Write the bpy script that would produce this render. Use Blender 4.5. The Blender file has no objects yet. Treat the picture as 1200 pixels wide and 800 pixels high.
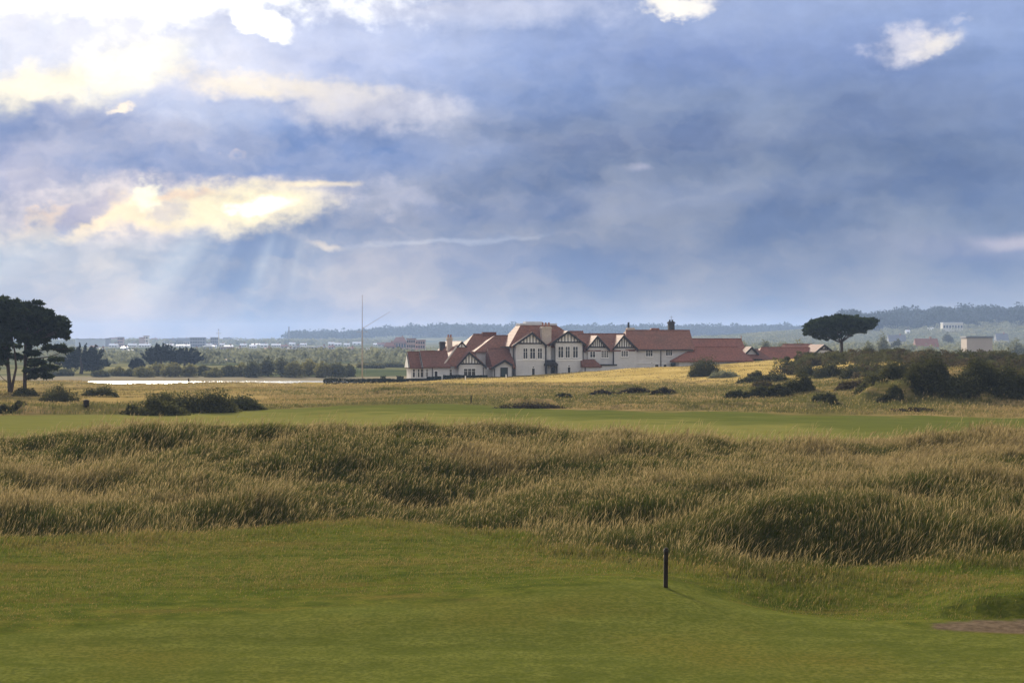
import bpy, math, random
import numpy as np
R = math.radians
rng = np.random.default_rng(7)
random.seed(7)
sc = bpy.context.scene
COL = sc.collection
F = 2000.0           # focal length in photo pixels (60 mm on 36 mm, 1200 px wide)
EYE = 6.5
SUN_AZ, SUN_EL = -17.0, 20.0

# ------------------------------------------------------------------ noise
def _hash(ix, iy, seed):
    h = (ix.astype(np.int64) * 374761393 + iy.astype(np.int64) * 668265263 + seed * 974711) & 0xFFFFFFFF
    h = ((h ^ (h >> 13)) * 1274126177) & 0xFFFFFFFF
    h = h ^ (h >> 16)
    return (h & 0xFFFF) / 65535.0
def vnoise(x, y, seed=0):
    x = np.asarray(x, float); y = np.asarray(y, float)
    ix = np.floor(x); iy = np.floor(y)
    fx = x - ix; fy = y - iy
    fx = fx * fx * (3 - 2 * fx); fy = fy * fy * (3 - 2 * fy)
    a = _hash(ix, iy, seed); b = _hash(ix + 1, iy, seed)
    c = _hash(ix, iy + 1, seed); d = _hash(ix + 1, iy + 1, seed)
    return (a * (1 - fx) + b * fx) * (1 - fy) + (c * (1 - fx) + d * fx) * fy - 0.5
def fbm(x, y, seed=0, oct=4):
    s = 0; a = 1.0; t = 0
    for i in range(oct):
        s = s + a * vnoise(x, y, seed + i * 17); t += a
        a *= 0.5; x = np.asarray(x) * 2.03 + 3.1; y = np.asarray(y) * 2.03 + 7.7
    return s / t * 2          # about -1..1
def sstep(a, b, x):
    t = np.clip((np.asarray(x, float) - a) / (b - a), 0, 1)
    return t * t * (3 - 2 * t)

# ------------------------------------------------------------------ terrain
UC = np.array([-600, 0, 200, 400, 500, 600, 700, 800, 900, 1000, 1100, 1200, 1800], float)
YR = np.array([0, 8, 28, 45, 96, 130, 175, 215, 260, 310, 345, 385, 415, 468, 600, 800, 1500, 3000, 6500], float)
TT = np.array([
 [4.8]*13,
 [4.7]*13,
 [0.0]*13,
 [0.0]*13,
 [.25]*13,
 [.25,.25,.25,.3,.35,.3,.25,.2,.15,.15,.2,.25,.3],
 [.3,.3,.25,.25,.3,.25,.3,.3,.3,.4,.7,.5,.5],
 [-.1,-.2,-.1,.0,.1,.1,.3,.5,.8,1.5,2.0,1.8,1.6],
 [-.8,-.9,-.7,-.3,-.15,.1,.5,1.0,1.9,2.9,3.1,2.9,2.6],
 [-1.6,-1.8,-1.7,-1.45,-.55,-.1,.7,1.6,2.5,3.1,3.3,3.1,2.6],
 [-1.6,-1.9,-2.5,-2.3,-1.1,-.1,.8,1.6,2.6,2.9,2.6,2.3,2.0],
 [-3.2,-3.7,-3.7,-3.6,-2.2,-.6,.5,1.2,2.0,2.0,1.5,1.2,1.0],
 [-4.6,-4.9,-4.9,-4.6,-4.2,-2.0,-.5,0,.8,.8,.6,.4,.4],
 [-3.5,-3.5,-3.6,-3.85,-3.4,-2.5,-1.5,-1,-.6,-.6,-.8,-1,-1],
 [-2.9]*13,
 [-2.4]*13,
 [-.8]*13,
 [2.0]*13,
 [6.0]*13], float)
TB = np.array([0, .15, .3, .45, .6, .8, 1.0])
UB = np.array([-400, 0, 200, 400, 500, 600, 700, 800, 900, 1000, 1200, 1600], float)
BT = np.array([
 [0,.15,.3,.5,.8,1.2,1.4],
 [0,.15,.35,.6,.95,1.4,1.65],
 [0,.15,.35,.6,1.0,1.5,1.75],
 [0,.12,.25,.4,1.1,1.7,2.05],
 [0,.15,.35,.45,1.2,1.85,2.15],
 [0,.25,.6,.75,1.05,1.65,1.95],
 [0,.45,.9,1.0,1.05,1.3,1.5],
 [0,.6,1.05,1.05,1.0,1.05,1.15],
 [0,.55,1.1,1.05,.95,.85,.85],
 [0,.5,1.05,1.1,1.0,.95,1.0],
 [0,.45,.9,1.1,1.2,1.25,1.35],
 [0,.45,.9,1.1,1.2,1.25,1.35]], float)
def table(xc, yr, T, x, y):
    x = np.clip(x, xc[0], xc[-1] - 1e-6); y = np.clip(y, yr[0], yr[-1] - 1e-6)
    i = np.clip(np.searchsorted(xc, x, side='right') - 1, 0, len(xc) - 2)
    j = np.clip(np.searchsorted(yr, y, side='right') - 1, 0, len(yr) - 2)
    fx = (x - xc[i]) / (xc[i + 1] - xc[i]); fy = (y - yr[j]) / (yr[j + 1] - yr[j])
    fx = .5 * fx + .5 * fx * fx * (3 - 2 * fx); fy = .5 * fy + .5 * fy * fy * (3 - 2 * fy)
    return (T[j, i] * (1 - fx) + T[j, i + 1] * fx) * (1 - fy) + (T[j + 1, i] * (1 - fx) + T[j + 1, i + 1] * fx) * fy
def pcurve(pts):
    xs = np.array([p[0] for p in pts], float); ys = np.array([p[1] for p in pts], float)
    return lambda u: np.interp(u, xs, ys)
def toY(py, z=0.0): return (EYE - z) * F / (np.asarray(py, float) - 400.0)
# lower edge of the tall dune grass, and edge of the mown foreground fairway (as distances)
LOWP = pcurve([(-400, 640), (0, 642), (150, 640), (300, 628), (420, 615), (500, 622), (600, 632), (640, 648), (700, 654), (780, 668), (860, 682), (960, 680), (1060, 672), (1200, 660), (1600, 655)])
FWP = pcurve([(-400, 752), (0, 748), (200, 735), (400, 719), (560, 716), (700, 705), (780, 692), (850, 702), (900, 713), (1000, 724), (1100, 733), (1200, 738), (1600, 740)])
MIDTOP = pcurve([(-400, 488), (0, 487), (150, 486), (300, 480), (400, 474), (500, 472.5), (600, 477), (700, 480), (850, 483), (1000, 487), (1200, 490), (1600, 490)])
def uof(x, y): return 600 + F * x / np.maximum(y, 25.0)
def wob(x, y): return 1.6 * fbm(x * .35, y * .35, 91, 3)
def Ylow(u): return toY(LOWP(u))
# grassy banks with a steep face towards the camera: px0, px1, Y of foot, height, face run, back run
BANKS = [(583, 662, 166, .62, 1.0, 20), (1000, 1190, 166, 1.15, 3.0, 22), (-300, 215, 147, .55, 3.0, 14),
         (700, 1000, 159, .35, 1.6, 12), (860, 1000, 81, .3, 2.0, 6), (1060, 1500, 40.7, .50, .9, 6.0), (690, 760, 196, .5, 3, 14), (420, 520, 205, .4, 4, 22)]
HOLLOWS = [(110, 540, 2.6, 2.6, .9, 1.0), (185, 532, 1.6, 2.5, .8, 1.1), (510, 578, 2.6, 2.4, 1.0, .6), (440, 595, 2.4, 2.2, .9, .5), (590, 560, 2.0, 2.0, .6, 1.0), (920, 640, 2.6, 2.6, 1.0, .4), (1010, 640, 2.2, 2.2, .9, .4),
     (800, 600, 2.0, 2.0, .9, .8), (700, 600, 1.6, 1.8, .8, .8), (1090, 590, 2.6, 2.2, .8, .9), (770, 535, 1.2, 2.2, .9, 1.0), (250, 605, 2.4, 1.8, .7, .4), (90, 625, 2.4, 1.4, .9, .1), (540, 612, 1.6, 1.6, .9, .4), (960, 525, 2.6, 1.6, .5, 1.0), (330, 560, 1.6, 2.4, .5, .9), (640, 530, 1.4, 2.5, .5, 1.3), (1150, 620, 1.6, 1.6, .6, .5), (350, 625, 2.2, .9, .8, .1)]
def ground(x, y):
    x = np.asarray(x, float); y = np.asarray(y, float)
    u = uof(x, y)
    z = table(UC, YR, TT, u, y)
    # dune bank
    yl = Ylow(u); yc = 86.0 + 2.2 * np.sin(u * .013)
    t = (y - yl) / (yc - yl)
    zb = table(TB, UB, BT, np.clip(t, 0, 1), u)
    hum = .75 * fbm(x * .12, y * .13, 5, 3) + .28 * fbm(x * .42, y * .42, 6, 2)
    for (hp, hy, sx_, sy_, a_, hz_) in HOLLOWS:
        hY = float((EYE - hz_) * F / (hy - 400)) + 1.0; hX = (hp - 600) / F * hY
        hum = hum - .85 * a_ * np.exp(-.5 * ((x - hX) / sx_) ** 2 - .5 * ((y - hY) / (.7 * sy_)) ** 2)
    win = sstep(0, .12, t) * (1 - sstep(0, 14, y - yc))
    back = 1 - sstep(0, 13, y - yc)
    z = np.where(t > 0, z * (1 - win) + np.where(y > yc, z * (1 - back) + zb * back, zb + z * 0) * win + hum * win * .9, z)
    # foreground: fairway shoulder by the post, hollow to its right, bunker lip
    def g(px, py, sx, sy, h):
        yy = F * EYE / (py - 400); xx = (px - 600) / F * yy
        return h * np.exp(-.5 * ((x - xx) / sx) ** 2 - .5 * ((y - yy) / sy) ** 2)
    z = z + g(760, 700, 2.6, 2.4, .36) + g(600, 712, 4, 2.5, .14) - g(935, 702, 2.4, 1.5, .46) + g(300, 730, 6, 2, .07)
    z = z - g(1175, 735, 1.8, .9, .10)
    z = z + .13 * fbm(x * .10, y * .17, 21, 3) * (y < 120) * (y > 25)
    for (p0, p1, Y0, h, fr, br) in BANKS:
        w = sstep(p0, p0 + (22 if Y0 > 60 else 110), u) * (1 - sstep(p1 - 22, p1, u)); h = h * (1 + .5 * fbm(x * .5, y * .5, 83, 3))
        q = min(1, (Y0 / 150) ** 2); yy = Y0 + q * (2.0 * np.sin(u * .05 + Y0) + 1.2 * np.sin(u * .13))
        pr = sstep(0, fr, y - yy) * (1 - sstep(fr, fr + br, y - yy))
        z = z + h * w * pr
    # rolling field
    f = sstep(150, 200, y) * (1 - sstep(330, 400, y))
    z = z + 1.9 * np.exp(-.5 * ((x - 46) / 10) ** 2 - .5 * ((y - 184) / 9) ** 2) + .7 * np.exp(-.5 * ((x - 58) / 8) ** 2 - .5 * ((y - 178) / 8) ** 2)
    z = z + .16 * sstep(100, 112, y) * (1 - sstep(165, 185, y)) * fbm(x * .045, y * .06, 39, 2)
    z = z + f * (.80 * fbm(x * .05, y * .035, 31, 3) + .10 * fbm(x * .2, y * .12, 33, 2))
    z = z + .42 * sstep(300, 340, y) * (1 - sstep(372, 392, y)) * (1 - sstep(380, 440, u)) * fbm(x * .11, y * .05, 37, 3)
    z = z + .55 * (1 - sstep(70, 170, u)) * sstep(310, 335, y) * (1 - sstep(345, 372, y))
    # hills
    z = z + 40 * np.exp(-.5 * ((x - 760) / 330) ** 2 - .5 * ((y - 2400) / 330) ** 2)
    ramp = sstep(330, 560, u) * (1 - .3 * sstep(1000, 1200, u))
    z = z + (5 + 15 * ramp) * np.exp(-.5 * ((y - 3700) / 380) ** 2) * sstep(1500, 2600, y)
    return z
def G(x, y): return float(ground(np.array([x]), np.array([y]))[0])
def on(px, Y):
    x = (px - 600) / F * Y
    return (x, Y, G(x, Y))
def hit(px, py, y0=30.0, y1=5000.0):
    """where the view ray through a photo pixel meets the ground"""
    ys = np.geomspace(y0, y1, 4000)
    xs = (px - 600) / F * ys
    d = EYE - (py - 400) / F * ys - ground(xs, ys)
    k = np.argmax(d < 0)
    if d[k] >= 0: return on(px, y1)
    return (xs[k], ys[k], float(ground(xs[k:k+1], ys[k:k+1])[0]))
def W(px, py, Y): return ((px - 600) / F * Y, Y, EYE - (py - 400) / F * Y)

# ------------------------------------------------------------------ mesh helpers
def link(o, parent=None):
    COL.objects.link(o)
    if parent is not None: o.parent = parent
    return o
def np_mesh(name, verts, quads=None, tris=None, mats=(), smooth=False, attrs=None):
    me = bpy.data.meshes.new(name)
    verts = np.asarray(verts, np.float32)
    nq = 0 if quads is None else len(quads); nt = 0 if tris is None else len(tris)
    me.vertices.add(len(verts)); me.vertices.foreach_set('co', verts.ravel())
    lv = []; st = []; tot = []
    if nq:
        lv.append(np.asarray(quads, np.int32).ravel()); st.append(np.arange(nq) * 4); tot.append(np.full(nq, 4))
    if nt:
        lv.append(np.asarray(tris, np.int32).ravel()); st.append(nq * 4 + np.arange(nt) * 3); tot.append(np.full(nt, 3))
    lv = np.concatenate(lv); st = np.concatenate(st).astype(np.int32); tot = np.concatenate(tot).astype(np.int32)
    me.loops.add(len(lv)); me.loops.foreach_set('vertex_index', lv)
    me.polygons.add(nq + nt); me.polygons.foreach_set('loop_start', st); me.polygons.foreach_set('loop_total', tot)
    me.polygons.foreach_set('use_smooth', np.full(nq + nt, smooth))
    for k, v in (attrs or {}).items():
        a = me.attributes.new(k, 'FLOAT', 'POINT'); a.data.foreach_set('value', np.asarray(v, np.float32))
    for m in mats: me.materials.append(m)
    me.update(calc_edges=True)
    return me
class MB:
    """collects simple solids; build() links them as ONE mesh object"""
    def __init__(s): s.v = []; s.f = []
    def add(s, vs, fs):
        n = len(s.v); s.v += [tuple(map(float, p)) for p in vs]; s.f += [tuple(i + n for i in f) for f in fs]
        return s
    def box(s, x0, x1, y0, y1, z0, z1):
        return s.add([(x0,y0,z0),(x1,y0,z0),(x1,y1,z0),(x0,y1,z0),(x0,y0,z1),(x1,y0,z1),(x1,y1,z1),(x0,y1,z1)],
              [(0,3,2,1),(4,5,6,7),(0,1,5,4),(1,2,6,5),(2,3,7,6),(3,0,4,7)])
    def loops(s, rings, cap=True):
        n = len(rings[0]); vs = [p for r in rings for p in r]; fs = []
        for k in range(len(rings) - 1):
            for i in range(n):
                j = (i + 1) % n
                fs.append((k*n+i, k*n+j, (k+1)*n+j, (k+1)*n+i))
        if cap:
            fs.append(tuple(reversed(range(n)))); fs.append(tuple(range((len(rings)-1)*n, len(rings)*n)))
        return s.add(vs, fs)
    def prism(s, poly, d0, d1, axis='y'):
        """poly of (a, z) pairs extruded along y (or along x)"""
        if axis == 'y': r = [[(a, d, z) for a, z in poly] for d in (d0, d1)]
        else: r = [[(d, a, z) for a, z in poly] for d in (d0, d1)]
        return s.loops(r)
    def tube(s, pts, rad, n=8):
        rings = []
        P = [np.array(p, float) for p in pts]
        for k, p in enumerate(P):
            t = P[min(k+1, len(P)-1)] - P[max(k-1, 0)]; t = t / (np.linalg.norm(t) + 1e-9)
            a = np.cross(t, (0, 0, 1) if abs(t[2]) < .9 else (1, 0, 0)); a /= np.linalg.norm(a); b = np.cross(t, a)
            r = rad[k] if hasattr(rad, '__len__') else rad
            rings.append([tuple(p + r * (math.cos(2*math.pi*i/n) * a + math.sin(2*math.pi*i/n) * b)) for i in range(n)])
        return s.loops(rings)
    def build(s, name, mat, parent=None, smooth=False):
        me = bpy.data.meshes.new(name); me.from_pydata(s.v, [], s.f); me.materials.append(mat)
        import bmesh
        bm = bmesh.new(); bm.from_mesh(me); bmesh.ops.recalc_face_normals(bm, faces=bm.faces); bm.to_mesh(me); bm.free()
        if smooth: me.polygons.foreach_set('use_smooth', [True] * len(me.polygons))
        return link(bpy.data.objects.new(name, me), parent)
def tag(o, label=None, cat=None, group=None, kind=None):
    if label: o['label'] = label
    if cat: o['category'] = cat
    if group: o['group'] = group
    if kind: o['kind'] = kind
    return o
def empty(name, loc, rz=0.0):
    o = bpy.data.objects.new(name, None); o.empty_display_size = .3
    o.location = loc; o.rotation_euler = (0, 0, rz)
    return link(o)
# ------------------------------------------------------------------ materials
def new_mat(name):
    m = bpy.data.materials.new(name); m.use_nodes = True
    nt = m.node_tree; nt.nodes.clear()
    out = nt.nodes.new('ShaderNodeOutputMaterial')
    return m, nt, out
class NT:
    """tiny node-writing helper"""
    def __init__(s, nt): s.nt = nt
    def n(s, t, **kw):
        x = s.nt.nodes.new(t)
        for k, v in kw.items(): setattr(x, k, v)
        return x
    def put(s, sock, v):
        if isinstance(v, bpy.types.NodeSocket): s.nt.links.new(v, sock)
        elif v is not None: sock.default_value = v
    def math(s, op, a, b=None, c=None, clamp=False):
        x = s.n('ShaderNodeMath', operation=op, use_clamp=clamp)
        s.put(x.inputs[0], a); s.put(x.inputs[1], b); s.put(x.inputs[2], c)
        return x.outputs[0]
    def vmath(s, op, a, b=None, out=0):
        x = s.n('ShaderNodeVectorMath', operation=op)
        s.put(x.inputs[0], a)
        if b is not None: s.put(x.inputs[1], b)
        return x.outputs[out]
    def mix(s, f, a, b, blend='MIX'):
        x = s.n('ShaderNodeMix', data_type='RGBA', blend_type=blend, clamp_factor=True)
        s.put(x.inputs[0], f)
        s.put(x.inputs[6], (*a, 1) if isinstance(a, tuple) else a)
        s.put(x.inputs[7], (*b, 1) if isinstance(b, tuple) else b)
        return x.outputs[2]
    def noise(s, vec, scale, detail=4, rough=.55, dist=0.0, out=0):
        x = s.n('ShaderNodeTexNoise'); s.put(x.inputs['Vector'], vec)
        x.inputs['Scale'].default_value = scale; x.inputs['Detail'].default_value = detail
        x.inputs['Roughness'].default_value = rough; x.inputs['Distortion'].default_value = dist
        return x.outputs[out]
    def ramp(s, f, a, b, lo=0.0, hi=1.0, smooth=True):
        x = s.n('ShaderNodeMapRange', interpolation_type='SMOOTHSTEP' if smooth else 'LINEAR')
        s.put(x.inputs[0], f); x.inputs[1].default_value = a; x.inputs[2].default_value = b
        x.inputs[3].default_value = lo; x.inputs[4].default_value = hi
        return x.outputs[0]
    def attr(s, name):
        x = s.n('ShaderNodeAttribute', attribute_name=name); return x.outputs['Fac']
    def pos(s):
        return s.n('ShaderNodeNewGeometry').outputs['Position']
    def obj(s):
        return s.n('ShaderNodeTexCoord').outputs['Object']
    def scalev(s, v, sc3):
        return s.vmath('MULTIPLY', v, sc3)
    def bump(s, h, strength, dist):
        x = s.n('ShaderNodeBump'); s.put(x.inputs['Height'], h)
        x.inputs['Strength'].default_value = strength; x.inputs['Distance'].default_value = dist
        return x.outputs[0]
    def principled(s, col, rough=.8, spec=.3, normal=None, metallic=0.0):
        x = s.n('ShaderNodeBsdfPrincipled')
        s.put(x.inputs['Base Color'], (*col, 1) if isinstance(col, tuple) else col)
        s.put(x.inputs['Roughness'], rough); x.inputs['Specular IOR Level'].default_value = spec
        x.inputs['Metallic'].default_value = metallic
        if normal is not None: s.put(x.inputs['Normal'], normal)
        return x.outputs[0]

def plain(name, col, rough=.75, spec=.3, var=.18, scale=1.2, stretch=(1, 1, 1), metallic=0.0, bump=0.0):
    m, nt, out = new_mat(name); N = NT(nt)
    v = N.scalev(N.obj(), stretch)
    f = N.noise(v, scale, 5, .6)
    k = N.ramp(f, .3, .7, 1 - var, 1 + var, False)
    c = N.mix(1.0, col, N.mix(0, (1, 1, 1), (1, 1, 1)), 'MULTIPLY')
    vm = N.n('ShaderNodeVectorMath', operation='SCALE'); vm.inputs[0].default_value = col; N.put(vm.inputs['Scale'], k)
    nm = N.bump(f, bump, .05) if bump else None
    nt.links.new(N.principled(vm.outputs[0], rough, spec, nm, metallic), out.inputs[0])
    return m
def roof_mat(name, col):
    m, nt, out = new_mat(name); N = NT(nt)
    o = N.obj()
    w = N.n('ShaderNodeTexWave', wave_type='BANDS', bands_direction='Z'); N.put(w.inputs['Vector'], o)
    w.inputs['Scale'].default_value = 1.1; w.inputs['Distortion'].default_value = .6; w.inputs['Detail'].default_value = 3
    w.inputs['Detail Scale'].default_value = 3
    br = N.noise(N.scalev(o, (3.0, 3.0, 6.0)), 1.0, 4, .7)
    big = N.noise(o, .35, 4, .6)
    c = N.mix(N.ramp(br, .3, .7), tuple(  .55 * x for x in col), tuple(1.4 * x for x in col))
    c = N.mix(N.ramp(big, .42, .75, 0, .55), c, (col[0] * .55, col[1] * .75, col[2] * .8))
    nm = N.bump(N.math('ADD', w.outputs['Fac'], br), .5, .04)
    nt.links.new(N.principled(c, .8, .25, nm), out.inputs[0])
    return m
def leaf_mat(name, dark, light, trans=.35, scale=.6, aname=None, scat=.5):
    """foliage: every leaf carries a tint; light passes through the leaves"""
    m, nt, out = new_mat(name); N = NT(nt)
    f = N.math('ADD', N.math('MULTIPLY', N.attr('tint'), scat), N.math('MULTIPLY', N.noise(N.obj(), scale, 3, .6), 1 - scat * .6), clamp=True)
    c = N.mix(f, dark, light)
    d = N.n('ShaderNodeBsdfDiffuse'); N.put(d.inputs[0], c)
    t = N.n('ShaderNodeBsdfTranslucent'); N.put(t.inputs[0], c)
    mx = N.n('ShaderNodeMixShader'); mx.inputs[0].default_value = trans
    nt.links.new(d.outputs[0], mx.inputs[1]); nt.links.new(t.outputs[0], mx.inputs[2])
    nt.links.new(mx.outputs[0], out.inputs[0])
    return m
def blade_mat(name, green, green2, straw, straw2, trans=.4):
    m, nt, out = new_mat(name); N = NT(nt)
    s = N.attr('straw'); t_ = N.attr('tint')
    c = N.mix(s, N.mix(t_, green, green2), N.mix(t_, straw, straw2))
    d = N.n('ShaderNodeBsdfDiffuse'); N.put(d.inputs[0], c)
    t = N.n('ShaderNodeBsdfTranslucent'); N.put(t.inputs[0], c)
    mx = N.n('ShaderNodeMixShader'); mx.inputs[0].default_value = trans
    nt.links.new(d.outputs[0], mx.inputs[1]); nt.links.new(t.outputs[0], mx.inputs[2])
    nt.links.new(mx.outputs[0], out.inputs[0])
    return m
def ground_mat():
    m, nt, out = new_mat('turf_and_sand'); N = NT(nt)
    P = N.pos()
    fine = N.noise(P, 9.0, 5, .7)
    med = N.noise(P, 1.3, 5, .6)
    str_ = N.noise(N.scalev(P, (.18, 1.2, 1)), 1.0, 5, .65)          # mower lines and wind-combed turf
    big = N.noise(P, .16, 4, .55)
    huge = N.noise(N.scalev(P, (.012, .006, .01)), 1.0, 5, .6)
    # mown turf
    fw = N.mix(N.ramp(N.math('MULTIPLY_ADD', med, .5, N.math('MULTIPLY', str_, .5)), .36, .66), (.080, .092, .019), (.130, .136, .031))
    fw = N.mix(N.ramp(big, .45, .75, 0, .6), fw, (.135, .105, .022))
    fw = N.mix(N.ramp(fine, .38, .62, 0, .75), fw, (.055, .066, .012))
    # unmown turf between
    sr = N.mix(N.ramp(med, .35, .68), (.055, .072, .012), (.118, .122, .022))
    sr = N.mix(N.ramp(N.noise(N.scalev(P, (.16, .5, 1)), 1.0, 4, .6), .50, .70, 0, .6), sr, (.14, .092, .028))
    sr = N.mix(N.ramp(N.noise(N.scalev(P, (.10, .9, 1)), 1.0, 4, .6), .54, .68, 0, .75), sr, (.036, .054, .011))
    sr = N.mix(N.ramp(fine, .35, .68, 0, .6), sr, (.035, .042, .01))
    c = N.mix(N.attr('mown'), sr, fw)
    # far fairway, paler: its sunlight against the cloud-shaded foreground is put into the colour
    mf = N.mix(N.ramp(str_, .3, .7), (.125, .128, .032), (.170, .160, .046))
    mf = N.mix(N.ramp(big, .4, .7, 0, .5), mf, (.17, .15, .04))
    mf = N.mix(N.attr('lush'), mf, N.mix(N.ramp(str_, .3, .7), (.068, .082, .018), (.105, .112, .026)))
    c = N.mix(N.attr('mid'), c, mf)
    rough = N.mix(N.ramp(N.noise(N.scalev(P, (.05, .10, 1)), 1.0, 5, .6), .40, .60), (.105, .092, .030), (.25, .175, .075))
    rough = N.mix(N.ramp(N.noise(N.scalev(P, (.035, .12, 1)), 1.3, 4, .6), .52, .68, 0, .7), rough, (.062, .068, .024))
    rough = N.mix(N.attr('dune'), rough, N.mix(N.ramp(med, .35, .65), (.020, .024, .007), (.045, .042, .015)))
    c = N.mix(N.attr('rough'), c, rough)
    gold = N.mix(N.ramp(N.noise(N.scalev(P, (.03, .09, 1)), 1.0, 5, .6), .35, .65), (.30, .215, .065), (.44, .32, .11))  # dry golden grass; the field's sunlit brightness is also put into its colour
    gold = N.mix(N.ramp(big, .5, .75, 0, .6), gold, (.19, .165, .045))
    c = N.mix(N.attr('gold'), c, gold)
    far = N.mix(N.ramp(huge, .4, .62), (.065, .08, .034), (.19, .17, .075))
    far = N.mix(N.ramp(N.noise(N.scalev(P, (.02, .03, 1)), 1.0, 4, .6), .5, .62, 0, .8), far, (.045, .06, .025))
    c = N.mix(N.attr('far'), c, far)
    mud = N.mix(med, (.16, .135, .085), (.27, .23, .15))
    c = N.mix(N.attr('marsh'), c, mud)
    sand = N.mix(N.ramp(N.noise(P, 5.0, 4, .6), .35, .65), (.080, .058, .037), (.135, .100, .066))
    c = N.mix(N.attr('sand'), c, sand)
    h = N.math('ADD', N.math('MULTIPLY', fine, .5), N.math('ADD', N.math('MULTIPLY', med, .8), N.math('MULTIPLY', str_, .6)))
    nm = N.bump(h, .55, .12)
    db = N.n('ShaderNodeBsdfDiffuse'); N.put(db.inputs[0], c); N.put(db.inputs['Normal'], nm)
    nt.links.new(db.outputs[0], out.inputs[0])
    return m
def water_mat():
    m, nt, out = new_mat('estuary_water'); N = NT(nt)
    h = N.noise(N.scalev(N.pos(), (.4, 1.2, 1)), 1.0, 4, .6)
    nt.links.new(N.principled((.05, .06, .06), .22, .5, N.bump(h, .9, .25)), out.inputs[0])
    return m
M = dict(
 ground=ground_mat(), water=water_mat(),
 render=plain('pale_roughcast', (.57, .565, .56), .9, .15, .10, .9, bump=.2),
 white=plain('white_paint', (.80, .79, .76), .6, .3, .05),
 timber=plain('black_stained_timber', (.022, .020, .020), .7, .3, .2),
 roof=roof_mat('red_clay_tiles', (.195, .084, .052)),
 roof_dark=roof_mat('old_dark_red_tiles', (.150, .064, .044)),
 roof_brick=roof_mat('bright_red_tiles', (.205, .075, .046)),
 lead=plain('glare_pale_lead', (.55, .55, .56), .45, .5, .1),  # lead of the flat deck, its glare put into the pale colour
 buff=plain('buff_brick', (.50, .43, .36), .9, .15, .15, 3.0, bump=.2),
 darkbrick=plain('sooty_brick', (.05, .045, .042), .9, .15, .3, 3.0),
 pot=plain('clay_pot', (.30, .14, .09), .8, .2, .15),
 glass=plain('dark_window_glass', (.02, .024, .028), .12, .5, .15),
 green_door=plain('dark_green_paint', (.018, .035, .028), .5, .4, .1),
 iron=plain('black_iron', (.015, .015, .016), .5, .4, .1),
 post=plain('weathered_black_post', (.028, .022, .017), .9, .1, .5, 9.0, (1, 1, .25)),
 bark=plain('pine_bark', (.060, .045, .035), .95, .1, .35, 3.0, (1, 1, .3), bump=.4),
 twig=plain('grey_brown_twig', (.05, .042, .03), .95, .1, .3, 3.0),
 pole=plain('pale_painted_pole', (.35, .33, .34), .5, .4, .1),
 steel=plain('grey_steel', (.22, .23, .25), .5, .4, .1),
 pine=leaf_mat('pine_needles', (.008, .014, .008), (.055, .072, .030), .35, .5, None, .8),
 stone_pine=leaf_mat('stone_pine_needles', (.009, .016, .008), (.046, .066, .022), .25, .6, None, .8),
 cypress=leaf_mat('cypress_foliage', (.010, .016, .014), (.026, .036, .026), .2, .4),
 gorse=leaf_mat('gorse_foliage', (.007, .011, .005), (.115, .112, .040), .3, .5, None, .75),  # light end of the tint stands in for sunlit gorse tops
 gorse_pale=leaf_mat('pale_gorse_foliage', (.03, .038, .016), (.10, .10, .04), .3, .9),
 brown_scrub=leaf_mat('brown_scrub_foliage', (.016, .016, .008), (.135, .105, .050), .3, .5, None, .75),
 scrub=leaf_mat('scrub_foliage', (.030, .040, .018), (.30, .27, .10), .35, .35),  # light end lifted to paint the sunlit tops of the scrub
 scrub_dark=leaf_mat('dark_scrub_foliage', (.020, .032, .022), (.17, .165, .075), .3, .35),
 willow=leaf_mat('grey_green_foliage', (.07, .09, .06), (.30, .30, .19), .3, .3),  # lightened foliage, part of the distance haze is put into the colour
 wood=leaf_mat('far_wood_foliage', (.012, .021, .014), (.034, .046, .024), .25, .05),
 hedge=leaf_mat('clipped_hedge_foliage', (.010, .016, .008), (.030, .038, .014), .2, .8),
 heather=leaf_mat('heather_foliage', (.022, .020, .016), (.060, .048, .032), .25, 1.0),
 dune=blade_mat('dune_grass_blades', (.018, .031, .006), (.070, .086, .017), (.110, .084, .034), (.37, .28, .135)),
 field=blade_mat('field_grass_blades', (.060, .064, .020), (.115, .112, .034), (.17, .125, .058), (.34, .25, .11)),
 turf=blade_mat('short_turf_blades', (.050, .080, .012), (.105, .135, .020), (.17, .12, .045), (.26, .18, .07)),
)
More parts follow.
